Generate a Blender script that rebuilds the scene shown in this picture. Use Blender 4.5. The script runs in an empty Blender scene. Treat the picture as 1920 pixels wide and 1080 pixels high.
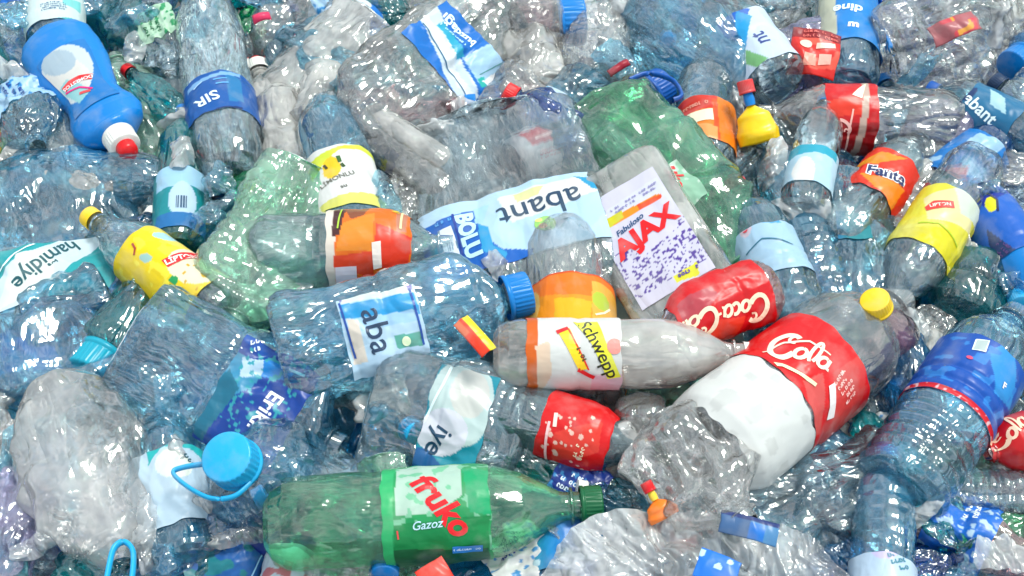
import bpy, bmesh, math, random
import numpy as np
from mathutils import Vector, Matrix

# ------------------------------------------------------------------ camera, light, exposure
S = bpy.context.scene
COL = bpy.data.collections.new('pile'); S.collection.children.link(COL)
PITCH = math.radians(50); DIST = 1.46; FPX = 2341.0
CAM = Vector((0, -DIST*math.cos(PITCH), DIST*math.sin(PITCH)))
cd = bpy.data.cameras.new('camera'); cam = bpy.data.objects.new('camera', cd); COL.objects.link(cam)
cam.location = CAM; cam.rotation_euler = (math.pi/2-PITCH, 0, 0)
cd.sensor_width = 36; cd.lens = FPX/1920*36; cd.clip_start = .05; cd.clip_end = 200
S.camera = cam
CR = Vector((1, 0, 0)); CF = Vector((0, math.cos(PITCH), -math.sin(PITCH))); CU = Vector((0, math.sin(PITCH), math.cos(PITCH)))
W = bpy.data.worlds.new('World'); S.world = W; W.use_nodes = True
wn = W.node_tree; sky = wn.nodes.new('ShaderNodeTexSky'); sky.sky_type = 'NISHITA'; sky.sun_disc = False
SUN_EL, SUN_AZ = math.radians(66), math.radians(60)     # azimuth from +y towards +x
sky.sun_elevation = SUN_EL; sky.sun_rotation = SUN_AZ; sky.dust_density = 2.5; sky.air_density = 1.0; sky.ozone_density = 1.0
bg = wn.nodes['Background']; bg.inputs[1].default_value = 0.10
# unseen broken cloud added over the blue, bright patches for the reflections
tcw = wn.nodes.new('ShaderNodeTexCoord'); nzw = wn.nodes.new('ShaderNodeTexNoise'); nzw.inputs['Scale'].default_value = 2.2; nzw.inputs['Detail'].default_value = 5
wn.links.new(tcw.outputs['Generated'], nzw.inputs['Vector'])
mrw = wn.nodes.new('ShaderNodeMapRange'); mrw.inputs[1].default_value = .40; mrw.inputs[2].default_value = .72; wn.links.new(nzw.outputs['Fac'], mrw.inputs[0])
mxw = wn.nodes.new('ShaderNodeMix'); mxw.data_type = 'RGBA'; mxw.inputs[7].default_value = (14, 14, 13.8, 1)
wn.links.new(mrw.outputs[0], mxw.inputs[0]); tin = wn.nodes.new('ShaderNodeMix'); tin.data_type = 'RGBA'; tin.blend_type = 'MULTIPLY'; tin.inputs[0].default_value = 1; tin.inputs[7].default_value = (.72, 1.12, 1.0, 1)
wn.links.new(sky.outputs[0], tin.inputs[6]); wn.links.new(tin.outputs[2], mxw.inputs[6]); wn.links.new(mxw.outputs[2], bg.inputs[0])
sl = bpy.data.lights.new('sun', 'SUN'); sl.energy = 2.0; sl.angle = math.radians(17); sl.color = (1, .96, .9)
so = bpy.data.objects.new('sun', sl); COL.objects.link(so)
sd = Vector((math.sin(SUN_AZ)*math.cos(SUN_EL), math.cos(SUN_AZ)*math.cos(SUN_EL), math.sin(SUN_EL)))
so.rotation_euler = sd.to_track_quat('Z', 'Y').to_euler(); so.location = sd*4
S.view_settings.view_transform = 'Standard'; S.view_settings.look = 'None'
S.view_settings.exposure = .5; S.view_settings.gamma = 1; S.view_settings.use_curve_mapping = False
c = S.cycles
c.max_bounces = 9; c.transparent_max_bounces = 16; c.transmission_bounces = 8; c.glossy_bounces = 3; c.diffuse_bounces = 3
c.use_denoising = True; c.caustics_refractive = True; c.caustics_reflective = True; c.sample_clamp_indirect = 6
S.render.use_persistent_data = False

def P(x, y, z=0.0):
    r = CR*((x-960)/FPX) + CU*((540-y)/FPX) + CF
    return CAM + r*((z-CAM.z)/r.z)
def mpp(p): return (p-CAM).dot(CF)/FPX          # metres per photo pixel at a point

# ------------------------------------------------------------------ colours, materials
def h(s):
    v = [int(s[i:i+2], 16)/255 for i in (0, 2, 4)]
    return tuple(((a+.055)/1.055)**2.4 if a > .04045 else a/12.92 for a in v)
def nodes(m):
    m.use_nodes = True; nt = m.node_tree; nt.nodes.clear(); return nt, nt.nodes, nt.links
def crinkle(nt, strength, scale, dist=.004):
    """bump from cell ridges and noise: the fine creases of handled plastic"""
    n, l = nt.nodes, nt.links
    tc = n.new('ShaderNodeTexCoord'); oi = n.new('ShaderNodeObjectInfo')
    ad = n.new('ShaderNodeVectorMath'); ad.operation = 'ADD'
    mu = n.new('ShaderNodeMath'); mu.operation = 'MULTIPLY'; mu.inputs[1].default_value = 3.0
    l.new(oi.outputs['Random'], mu.inputs[0]); l.new(tc.outputs['Object'], ad.inputs[0]); l.new(mu.outputs[0], ad.inputs[1])
    st = n.new('ShaderNodeVectorMath'); st.operation = 'MULTIPLY'; st.inputs[1].default_value = (1.5, 1.5, .55); l.new(ad.outputs[0], st.inputs[0])
    def ridge(sc, det, rot):       # long sharp creases: |noise - 1/2|
        nz_ = n.new('ShaderNodeTexNoise'); nz_.inputs['Scale'].default_value = sc; nz_.inputs['Detail'].default_value = det; nz_.inputs['Distortion'].default_value = .6
        mp = n.new('ShaderNodeMapping'); mp.inputs['Rotation'].default_value = rot; l.new(st.outputs[0], mp.inputs[0]); l.new(mp.outputs[0], nz_.inputs['Vector'])
        a1 = n.new('ShaderNodeMath'); a1.operation = 'SUBTRACT'; a1.inputs[1].default_value = .5; l.new(nz_.outputs['Fac'], a1.inputs[0])
        a2 = n.new('ShaderNodeMath'); a2.operation = 'ABSOLUTE'; l.new(a1.outputs[0], a2.inputs[0]); return nz_, a2
    nz, r1 = ridge(scale*.42, 1, (.5, .3, .2)); _, r2 = ridge(scale*1.1, 1.5, (1.2, -.4, .9))
    m1_ = n.new('ShaderNodeMath'); m1_.operation = 'MULTIPLY'; m1_.inputs[1].default_value = 3.4; l.new(r1.outputs[0], m1_.inputs[0])
    ml = n.new('ShaderNodeMath'); ml.operation = 'MULTIPLY_ADD'; ml.inputs[1].default_value = .95; l.new(r2.outputs[0], ml.inputs[0]); l.new(m1_.outputs[0], ml.inputs[2])
    bp = n.new('ShaderNodeBump'); bp.inputs['Strength'].default_value = strength; bp.inputs['Distance'].default_value = dist
    l.new(ml.outputs[0], bp.inputs['Height'])
    nm = n.new('ShaderNodeTexNoise'); nm.inputs['Scale'].default_value = 13; nm.inputs['Detail'].default_value = 1; l.new(ad.outputs[0], nm.inputs['Vector'])
    mq = n.new('ShaderNodeMapRange'); mq.inputs[1].default_value = .38; mq.inputs[2].default_value = .62; mq.inputs[3].default_value = strength*.3; mq.inputs[4].default_value = strength*1.15
    l.new(nm.outputs['Fac'], mq.inputs[0]); l.new(mq.outputs[0], bp.inputs['Strength'])
    return bp, nz, ad
MATS = {}
def pet(name, tint, haze=.10, hcol=(.8, .83, .86), gloss=1.35, bump=.95, scale=42, refr=.45):
    m = bpy.data.materials.new(name); nt, n, l = nodes(m); MATS[name] = m
    bp, nz, co = crinkle(nt, bump, scale, .006)
    lw = n.new('ShaderNodeLayerWeight'); lw.inputs[0].default_value = .5; l.new(bp.outputs[0], lw.inputs['Normal'])
    mx = n.new('ShaderNodeMix'); mx.data_type = 'RGBA'
    mx.inputs[6].default_value = (*tint, 1); mx.inputs[7].default_value = (*[t**1.6*.97 for t in tint], 1)
    l.new(lw.outputs['Facing'], mx.inputs[0])
    tr = n.new('ShaderNodeBsdfTransparent'); l.new(mx.outputs[2], tr.inputs[0])
    rf = n.new('ShaderNodeBsdfRefraction'); rf.inputs['IOR'].default_value = 1.12; rf.inputs['Roughness'].default_value = .0
    l.new(mx.outputs[2], rf.inputs[0]); l.new(bp.outputs[0], rf.inputs['Normal'])
    m0 = n.new('ShaderNodeMixShader'); m0.inputs[0].default_value = refr; l.new(tr.outputs[0], m0.inputs[1]); l.new(rf.outputs[0], m0.inputs[2])
    df = n.new('ShaderNodeBsdfDiffuse'); tl = n.new('ShaderNodeBsdfTranslucent')
    df.inputs[0].default_value = (*hcol, 1); tl.inputs[0].default_value = (*hcol, 1)
    l.new(bp.outputs[0], df.inputs['Normal'])
    ms = n.new('ShaderNodeMixShader'); ms.inputs[0].default_value = .45 if haze < .55 else .22; l.new(df.outputs[0], ms.inputs[1]); l.new(tl.outputs[0], ms.inputs[2])
    # scuffs: haze varies over the surface
    n2 = n.new('ShaderNodeTexNoise'); n2.inputs['Scale'].default_value = 14; n2.inputs['Detail'].default_value = 5; l.new(co.outputs[0], n2.inputs['Vector'])
    mr = n.new('ShaderNodeMapRange'); mr.inputs[1].default_value = .35; mr.inputs[2].default_value = .75
    mr.inputs[3].default_value = haze*(.35 if haze < .55 else .5); mr.inputs[4].default_value = min(1, haze*2.1); l.new(n2.outputs['Fac'], mr.inputs[0])
    m1 = n.new('ShaderNodeMixShader'); l.new(mr.outputs[0], m1.inputs[0]); l.new(m0.outputs[0], m1.inputs[1]); l.new(ms.outputs[0], m1.inputs[2])
    gl = n.new('ShaderNodeBsdfGlossy'); gl.inputs['Roughness'].default_value = .095; gl.inputs[0].default_value = (1, 1, 1, 1)
    l.new(bp.outputs[0], gl.inputs['Normal'])
    fr = n.new('ShaderNodeFresnel'); fr.inputs[0].default_value = 1.55; l.new(bp.outputs[0], fr.inputs['Normal'])
    g = n.new('ShaderNodeMath'); g.operation = 'MULTIPLY_ADD'; g.use_clamp = True; g.inputs[1].default_value = 1.1*gloss; g.inputs[2].default_value = .05*gloss
    l.new(fr.outputs[0], g.inputs[0])
    m2 = n.new('ShaderNodeMixShader'); l.new(g.outputs[0], m2.inputs[0]); l.new(m1.outputs[0], m2.inputs[1]); l.new(gl.outputs[0], m2.inputs[2])
    o = n.new('ShaderNodeOutputMaterial'); l.new(m2.outputs[0], o.inputs[0])
    return m
def opaque(name, col=None, rough=.32, bump=.12, scale=60, attr=False, trans=0.0, spec=.4):
    m = bpy.data.materials.new(name); nt, n, l = nodes(m); MATS[name] = m
    bp, nz, co = crinkle(nt, bump, scale, .002)
    pb = n.new('ShaderNodeBsdfPrincipled'); pb.inputs['Roughness'].default_value = rough
    pb.inputs['Specular IOR Level'].default_value = spec
    l.new(bp.outputs[0], pb.inputs['Normal'])
    # light dirt and wear over the colour
    n2 = n.new('ShaderNodeTexNoise'); n2.inputs['Scale'].default_value = 30; n2.inputs['Detail'].default_value = 6; l.new(co.outputs[0], n2.inputs['Vector'])
    mr = n.new('ShaderNodeMapRange'); mr.inputs[1].default_value = .52; mr.inputs[2].default_value = .72; mr.inputs[3].default_value = 0; mr.inputs[4].default_value = .22
    l.new(n2.outputs['Fac'], mr.inputs[0])
    mx = n.new('ShaderNodeMix'); mx.data_type = 'RGBA'; l.new(mr.outputs[0], mx.inputs[0]); mx.inputs[7].default_value = (.42, .42, .4, 1)
    if attr:
        a = n.new('ShaderNodeAttribute'); a.attribute_name = 'Col'; l.new(a.outputs['Color'], mx.inputs[6])
    else: mx.inputs[6].default_value = (*col, 1)
    l.new(mx.outputs[2], pb.inputs['Base Color'])
    o = n.new('ShaderNodeOutputMaterial')
    if trans:
        tl = n.new('ShaderNodeBsdfTranslucent'); l.new(mx.outputs[2], tl.inputs[0])
        ms = n.new('ShaderNodeMixShader'); ms.inputs[0].default_value = trans
        l.new(pb.outputs[0], ms.inputs[1]); l.new(tl.outputs[0], ms.inputs[2]); l.new(ms.outputs[0], o.inputs[0])
    else: l.new(pb.outputs[0], o.inputs[0])
    return m
pet('clear_pet', (.90, .97, .99), .12, hcol=(.54, .82, .98))
pet('grey_pet', (.975, .975, .97), .16, hcol=(.90, .88, .86))
pet('pale_blue_pet', (.56, .88, .98), .15, hcol=(.12, .56, .96))
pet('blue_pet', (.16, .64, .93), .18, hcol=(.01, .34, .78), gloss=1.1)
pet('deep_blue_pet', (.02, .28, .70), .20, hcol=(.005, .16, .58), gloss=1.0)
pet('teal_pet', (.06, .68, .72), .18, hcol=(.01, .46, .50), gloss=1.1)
pet('green_pet', (.14, .82, .44), .22, hcol=(.03, .62, .26), gloss=1.0)
pet('soda_green_pet', (.40, .95, .64), .20, hcol=(.28, .82, .50), bump=.5, gloss=1.0)
pet('pale_green_pet', (.62, .99, .80), .20, hcol=(.72, .99, .84), gloss=1.0)
pet('pink_pet', (.98, .72, .74), .20, hcol=(.92, .46, .52))
pet('lilac_pet', (.86, .82, .98), .22, hcol=(.66, .56, .94))
pet('milky_pet', (.95, .94, .92), .46, hcol=(.88, .85, .81), scale=36)
pet('frosted_pet', (.97, .97, .965), 1.0, hcol=(.97, .97, .96), bump=.12, scale=30, gloss=.7)
pet('film', (.97, .975, .98), .50, hcol=(.92, .92, .92), scale=44)
pet('blue_film', (.55, .88, .97), .16, hcol=(.12, .54, .88), scale=44)
pet('shell_pet', (.96, .94, .93), .34, hcol=(.90, .87, .86), bump=1.0, scale=34)
opaque('label_film', attr=True, rough=.34, bump=.5, scale=38, trans=.04, spec=.4)
CAPC = dict(blue='0076c4', light_blue='1ca2d8', red='d6161c', green='0c5a35', white='e8e6e0', yellow='f5c814', navy='122f52',
            teal='1299b4', orange='f07818', dark_blue='0050a4')
for k, v in CAPC.items(): opaque(k+'_plastic', h(v), rough=.3)

# ------------------------------------------------------------------ numpy noise
def _h(ix, iy, iz, k):
    n = (ix.astype(np.int64)*73856093) ^ (iy.astype(np.int64)*19349663) ^ (iz.astype(np.int64)*83492791) ^ (k*2654435)
    n = (n ^ (n >> 13))*1274126177 & 0x7fffffff; n = (n ^ (n >> 15))*2246822519 & 0x7fffffff; n = n ^ (n >> 12)
    return (n & 0xffff)/65535.0
def vor(p, f=1.0):
    """distance to nearest cell point, and to the cell wall, at positions p (N,3)"""
    q = p*f; b = np.floor(q); fr = q-b
    d1 = np.full(len(p), 9.); d2 = np.full(len(p), 9.)
    for i in (-1, 0, 1):
        for j in (-1, 0, 1):
            for k in (-1, 0, 1):
                cx, cy, cz = b[:, 0]+i, b[:, 1]+j, b[:, 2]+k
                d = np.sqrt((i+_h(cx, cy, cz, 1)-fr[:, 0])**2 + (j+_h(cx, cy, cz, 2)-fr[:, 1])**2 + (k+_h(cx, cy, cz, 3)-fr[:, 2])**2)
                m = d < d1; d2 = np.where(m, d1, np.minimum(d2, d)); d1 = np.where(m, d, d1)
    return d1, d2-d1
def vno(p, f=1.0):
    q = p*f; b = np.floor(q); t = q-b; t = t*t*(3-2*t); r = 0
    for i in (0, 1):
        for j in (0, 1):
            for k in (0, 1):
                w = (t[:, 0] if i else 1-t[:, 0])*(t[:, 1] if j else 1-t[:, 1])*(t[:, 2] if k else 1-t[:, 2])
                r = r + w*_h(b[:, 0]+i, b[:, 1]+j, b[:, 2]+k, 7)
    return r*2-1

# ------------------------------------------------------------------ objects
def link(name, me, mat, parent, loc=None):
    o = bpy.data.objects.new(name, me); COL.objects.link(o); o.parent = parent
    if mat: me.materials.append(MATS[mat])
    if loc is not None: o.location = loc
    return o
def grid_mesh(name, V, nu, nv, wrap_u=False, smooth=True, cap0=False):
    """V: (nv*nu,3) rows of nu"""
    me = bpy.data.meshes.new(name); f = []
    iu = np.arange(nu if wrap_u else nu-1); 
    a = (np.arange(nv-1)[:, None]*nu + iu[None]); b = (np.arange(nv-1)[:, None]*nu + ((iu+1) % nu)[None])
    F = np.stack([a, b, b+nu, a+nu], -1).reshape(-1, 4)
    me.vertices.add(len(V)); me.vertices.foreach_set('co', V.astype(np.float32).ravel())
    me.loops.add(F.size); me.loops.foreach_set('vertex_index', F.astype(np.int32).ravel())
    me.polygons.add(len(F)); me.polygons.foreach_set('loop_start', np.arange(0, F.size, 4, dtype=np.int32))
    me.update(calc_edges=True)
    if smooth: me.polygons.foreach_set('use_smooth', np.ones(len(F), bool))
    return me
def root(name, label, cat, group, M):
    e = bpy.data.objects.new(name, None); COL.objects.link(e); e.matrix_world = M; e.empty_display_size = .02
    e['label'] = label; e['category'] = cat
    if group: e['group'] = group
    return e
PROF = {
 'soda': [(0, .02), (.004, .45), (.0, .62), (.02, .86), (.06, .98), (.10, 1), (.30, 1), (.33, .965), (.36, 1), (.64, 1), (.70, .96), (.78, .78), (.85, .52), (.895, .34), (.91, .31), (.925, .30), (.927, .40), (.935, .40), (.937, .30), (1, .29)],
 'water': [(0, .02), (.008, .5), (0, .72), (.02, .93), (.05, 1), (.70, 1), (.76, .95), (.82, .78), (.88, .5), (.92, .34), (.935, .32), (.937, .42), (.945, .42), (.947, .31), (1, .30)],
 'jug': [(0, .02), (.012, .6), (0, .82), (.02, .96), (.05, 1), (.42, 1), (.44, .965), (.46, 1), (.74, 1), (.80, .93), (.86, .70), (.91, .40), (.935, .26), (.94, .25), (.942, .31), (.95, .31), (.952, .24), (1, .235)],
 'bleach': [(0, .02), (.003, .6), (.02, .86), (.08, .98), (.20, 1), (.35, .96), (.50, .80), (.60, .72), (.67, .76), (.74, .88), (.81, .92), (.88, .80), (.93, .5), (.955, .28), (1, .24)],
 'egg': [(0, .02), (.01, .35), (.05, .62), (.15, .86), (.3, .98), (.45, 1), (.6, .95), (.75, .82), (.87, .62), (.95, .38), (1, .2)],
 'box': [(0, .02), (.004, .8), (0, .93), (.02, .99), (.04, 1), (.88, 1), (.93, .95), (.96, .75), (.985, .4), (1, .25)],
 'tube': [(0, .02), (.004, .6), (.02, .9), (.05, 1), (.85, 1), (.92, .8), (.95, .5), (1, .45)],
}
def shape_fn(kind, L, R, flat=1., n=2., crush=.3, seed=0, bend=0., ribs=0, rib_amp=.03, rib_span=(.1, .72), twist=0.):
    prof = np.array(PROF[kind]); rng = random.Random(seed)
    so_ = np.array([rng.uniform(-50, 50) for _ in range(3)])
    mono = prof[np.argmax(prof[:, 1] > .8):]
    def pos(th, s, r=None, off=0.):
        th = np.asarray(th, float); s = np.asarray(s, float)+0*th; th = th+0*s
        rr = np.interp(s, mono[:, 0], mono[:, 1]) if r is None else r
        if ribs:
            a, b = rib_span; k = ((s > a) & (s < b))
            rr = rr*(1 - rib_amp*k*(.5-.5*np.cos((s-a)/(b-a)*2*math.pi*ribs))**2)
        if kind == 'soda':      # five feet
            rr = rr*(1 - .10*np.clip(1-s/.09, 0, 1)*(1+np.cos(5*th))*.5*(rr > .3))
        body = np.clip((rr-.42)/.4, 0, 1)*np.clip(1-(s-.9)/.03, 0, 1)
        nn = 2+(n-2)*body
        sup = (np.abs(np.cos(th))**nn + np.abs(np.sin(th))**nn)**(-1/nn)
        big = vno(np.stack([s*2.3*L/R/3, 0*s, 0*s], -1)+so_, 1.0)
        sq = 1+(flat-1)*body - crush*.42*body*(.5+.5*big)
        wd = 1+(1-sq)*.22
        x = rr*sup*np.cos(th)*sq; y = rr*sup*np.sin(th)*wd; z = s*L/R
        q = np.stack([x, y, z*.8], -1)+so_
        w1 = vno(q, 1.3)[:, None]; q2 = q+.25*w1
        f1, g1 = vor(q2, 1.15); f2, g2 = vor(q2+9, 2.6)
        f3, g3 = vor(q2*1+17, 5.2); D = crush*(.34*(f1-.62)+.17*(f2-.6)+.05*(f3-.6)+.16*(np.abs(vno(q2, 2.1))-.2)) * body
        D = D + .012*np.minimum(crush, .3)*vno(q, 6.)
        rad = np.stack([np.cos(th)/max(flat, .4), np.sin(th), 0*th], -1); rad /= np.linalg.norm(rad, axis=1)[:, None]
        p = np.stack([x, y, z], -1)*R + rad*(D*R+off)[:, None]
        t = np.clip(s, 0, .93)/.93
        p[:, 1] += bend*R*np.sin(math.pi*t)
        p[:, 0] += crush*.3*R*(vno(np.stack([s*3, 0*s+5, 0*s], -1)+so_, 1.)*np.sin(math.pi*t))
        return p
    return pos, prof
def body_mesh(pos, prof, nu=64, nv=96):
    d = np.hypot(np.diff(prof[:, 0])*3, np.diff(prof[:, 1])); t = np.concatenate([[0], np.cumsum(d)])
    tt = np.unique(np.concatenate([np.linspace(0, t[-1], nv), t])); s = np.interp(tt, t, prof[:, 0]); r = np.interp(tt, t, prof[:, 1])
    th = np.linspace(0, 2*math.pi, nu, endpoint=False)
    TH = np.tile(th, len(s)); SS = np.repeat(s, nu); RR = np.repeat(r, nu)
    return grid_mesh('body', pos(TH, SS, RR), nu, len(s), wrap_u=True)
def lathe(pts, nu=40, knurl=0., nk=40):
    th = np.linspace(0, 2*math.pi, nu, endpoint=False); V = []
    for (r, z, k) in pts:
        rr = r*(1-knurl*k*(.5+.5*np.cos(th*nk)))
        V.append(np.stack([rr*np.cos(th), rr*np.sin(th), 0*th+z], -1))
    return grid_mesh('cap', np.concatenate(V), nu, len(pts), wrap_u=True)
def cap_mesh(R, H):
    return lathe([(R*.98, 0, 0), (R*1.03, 0, 0), (R*1.03, H*.16, 0), (R*.97, H*.18, 0), (R*.97, H*.22, 0), (R, H*.24, 1), (R, H*.9, 1), (R*.97, H*.97, 0), (R*.9, H, 0), (R*.01, H, 0)], 120, .05, 30)
def sport_cap(R, H):
    return lathe([(R, 0, 0), (R, H*.45, 0), (R*.9, H*.52, 0), (R*.5, H*.58, 0), (R*.45, H*.8, 0), (R*.62, H*.82, 0), (R*.62, H*.95, 0), (R*.5, H, 0), (R*.01, H, 0)], 40)

# ---- labels
def raster(X, Y, ops):
    C = np.zeros((len(X), 3)); 
    for o in ops:
        k = o[0]
        if k == 'f': C[:] = h(o[1]); continue
        if k in ('r', 'box'): m = (X >= o[1]) & (X <= o[3]) & (Y >= o[2]) & (Y <= o[4]); col = h(o[5])
        elif k == 'e': m = ((X-o[1])/o[3])**2 + ((Y-o[2])/o[4])**2 < 1; col = h(o[5])
        elif k == 'gx' or k == 'gy':
            T = np.clip(((X if k == 'gx' else Y)-o[1])/(o[2]-o[1]), 0, 1)[:, None]
            C[:] = C*(0) + np.array(h(o[3]))*(1-T) + np.array(h(o[4]))*T; continue
        elif k == 'n':   # noise blotches ('n', scale_px, threshold, colour, x0,y0,x1,y1)
            v = vno(np.stack([X/o[1], Y/o[1], 0*X+3.3+len(ops)], -1))
            m = (v > o[2]) & (X >= o[4]) & (X <= o[6]) & (Y >= o[5]) & (Y <= o[7]); col = h(o[3])
        elif k == 'w':   # wavy split: below line y = a + b*sin(x/c)
            m = Y < o[1]+o[2]*np.sin(X/o[3]+o[4]); col = h(o[5])
        elif k == 'p':
            pts = o[1]; m = np.zeros(len(X), bool); j = len(pts)-1
            for i in range(len(pts)):
                xi, yi = pts[i]; xj, yj = pts[j]
                m ^= ((yi > Y) != (yj > Y)) & (X < (xj-xi)*(Y-yi)/((yj-yi) or 1e-9)+xi); j = i
            col = h(o[2])
        C[m] = col
    return C
def set_col(me, C, domain='POINT'):
    a = me.color_attributes.new('Col', 'FLOAT_COLOR', domain)
    a.data.foreach_set('color', np.concatenate([C, np.ones((len(C), 1))], 1).astype(np.float32).ravel())
_tx = {}
def text2d(s, bold=0., shear=0.):
    k = (s, bold, shear)
    if k not in _tx:
        cu = bpy.data.curves.new('lettering', 'FONT'); cu.body = s; cu.align_x = 'CENTER'; cu.align_y = 'CENTER'; cu.size = 1; cu.offset = bold; cu.shear = shear
        cu.resolution_u = 3; ob = bpy.data.objects.new('lettering', cu); COL.objects.link(ob)
        dg = bpy.context.evaluated_depsgraph_get(); me = bpy.data.meshes.new_from_object(ob.evaluated_get(dg))
        _tx[k] = ([tuple(v.co[:2]) for v in me.vertices], [tuple(p.vertices) for p in me.polygons])
        bpy.data.objects.remove(ob); bpy.data.curves.remove(cu); bpy.data.meshes.remove(me)
    return _tx[k]
def ribbon(pts, w, taper=False):
    pts = [Vector(p) for p in pts]; V = []; n = len(pts)
    for i, p in enumerate(pts):
        d = (pts[min(i+1, n-1)]-pts[max(i-1, 0)]).normalized(); nrm = Vector((-d.y, d.x))
        ww = w*(math.sin(math.pi*(i+.5)/n)**.5 if taper else 1)/2
        V += [tuple(p+nrm*ww), tuple(p-nrm*ww)]
    return V, [(2*i, 2*i+1, 2*i+3, 2*i+2) for i in range(n-1)]
def arc(cx, cy, rx, ry, a0, a1, n=14): return [(cx+rx*math.cos(math.radians(a0+(a1-a0)*i/n)), cy+ry*math.sin(math.radians(a0+(a1-a0)*i/n))) for i in range(n+1)]
def script_word(word):
    """flowing script lettering as pen strokes; unit = x-height 1"""
    x = 0; st = []
    for ch in word:
        if ch == 'C': st.append((arc(x+1.0, 1.0, 1.0, 1.25, 50, 330, 22), .42)); st.append((arc(x+1.35, 1.75, .35, .35, 60, 300, 10), .22)); x += 1.9
        elif ch == 'o': st.append((arc(x+.45, .5, .42, .5, 90, 450), .30)); st.append((arc(x+.9, 1.1, .3, .3, 200, 290, 6), .12)); x += 1.05
        elif ch == 'c': st.append((arc(x+.5, .5, .42, .5, 60, 320), .30)); x += .9
        elif ch == 'a': st.append((arc(x+.42, .5, .4, .5, 60, 400), .28)); st.append(([(x+.82, 1), (x+.8, .5), (x+.86, .1), (x+1.1, .1)], .26)); x += 1.12
        elif ch == 'l': st.append((arc(x+.3, 1.1, .28, 1.1, -60, 260, 18), .24)); x += .75
        elif ch == '-': st.append(([(x+.05, .55), (x+.5, .62)], .2)); x += .55
        else: x += .5
    out = []
    for pts, w in st: out.append(([(a-x/2+.32*b, b-.5) for a, b in pts], w))
    return out
def decal_mesh(ops, cell=9.):
    """flat artwork in photo pixels -> (2-D bmesh with colours)"""
    bm = bmesh.new(); cl = bm.faces.layers.float_vector.new('c'); lv = 0
    def add(V, F, col, T):
        nonlocal lv
        vs = []
        for a, b in V:
            a, b = T(a, b); vs.append(bm.verts.new((a, b, lv)))
        for f in F:
            try: nf = bm.faces.new([vs[i] for i in f]); nf[cl] = Vector(col)
            except ValueError: pass
    def TR(x, y, s, rot):
        cr, sr = math.cos(math.radians(rot)), math.sin(math.radians(rot))
        return lambda a, b: (x+s*(a*cr-b*sr), y+s*(a*sr+b*cr))
    for o in ops:
        lv += 1
        if o[0] == 't':      # text, x, y, size, rot, colour, bold, shear
            _, s, x, y, sz, rot, col = o[:7]; V, F = text2d(s, o[7] if len(o) > 7 else 0., o[8] if len(o) > 8 else 0.)
            add(V, F, h(col), TR(x, y, sz, rot))
        elif o[0] == 's': V, F = ribbon(o[1], o[2], len(o) > 4); add(V, F, h(o[3]), lambda a, b: (a, b))
        elif o[0] == 'c':    # script word, x, y, size, rot, colour
            _, s, x, y, sz, rot, col = o
            for pts, w in script_word(s): V, F = ribbon(pts, w*1.1); lv += .2; add(V, F, h(col), TR(x, y, sz, rot))
        elif o[0] == 'z':    # rows of unreadably small print: x0,y0,x1,y1,rows,colour,rot
            _, x0, y0, x1, y1, rows, col, rot = o; rg = random.Random(int(x0*7+y1)); T = TR((x0+x1)/2, (y0+y1)/2, 1, rot)
            hw, hh = (x1-x0)/2, (y1-y0)/2; rh = 2*hh/rows
            for r in range(rows):
                x = -hw; yy = -hh+(r+.5)*rh
                while x < hw:
                    w = rg.uniform(.25, .7)*rh
                    q = rg.random()
                    if q < .8: 
                        if rg.random() < .5: add(*ribbon([(x, yy-rh*.28), (x+w*.2, yy+rh*.3)], rh*.16), h(col), T)
                        add(*ribbon(arc(x+w*.45, yy, w*.35, rh*.24, rg.choice([0, 90, 180]), rg.choice([270, 360, 420]), 6), rh*.16), h(col), T)
                    x += w*1.15
        elif o[0] == 'bar':  # barcode x0,y0,x1,y1 stripes along x
            _, x0, y0, x1, y1, col = o; rg = random.Random(3); x = x0
            while x < x1:
                w = rg.choice([1.2, 2, 3]); add([(x, y0), (min(x+w, x1), y0), (min(x+w, x1), y1), (x, y1)], [(0, 1, 2, 3)], h(col), lambda a, b: (a, b)); x += w+rg.choice([1.5, 2.5])
        elif o[0] == 'q': add([(o[1], o[2]), (o[3], o[2]), (o[3], o[4]), (o[1], o[4])], [(0, 1, 2, 3)], h(o[5]), lambda a, b: (a, b))
        elif o[0] == 'o':    # disc
            add([(o[1]+o[3]*math.cos(a*math.pi/8), o[2]+o[4]*math.sin(a*math.pi/8)) for a in range(16)], [tuple(range(16))], h(o[5]), lambda a, b: (a, b))
        elif o[0] == 'poly': add(o[1], [tuple(range(len(o[1])))], h(o[2]), lambda a, b: (a, b))
    bmesh.ops.triangulate(bm, faces=bm.faces[:])
    if bm.verts:
        xs = [v.co.x for v in bm.verts]; ys = [v.co.y for v in bm.verts]
        for ax, lo, hi in ((0, min(xs), max(xs)), (1, min(ys), max(ys))):
            k = math.ceil(lo/cell)*cell
            while k < hi:
                no = (1, 0, 0) if ax == 0 else (0, 1, 0); co = (k, 0, 0) if ax == 0 else (0, k, 0)
                bmesh.ops.bisect_plane(bm, geom=bm.verts[:]+bm.edges[:]+bm.faces[:], plane_co=co, plane_no=no, dist=1e-5); k += cell
    bmesh.ops.triangulate(bm, faces=bm.faces[:])
    return bm, cl
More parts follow.
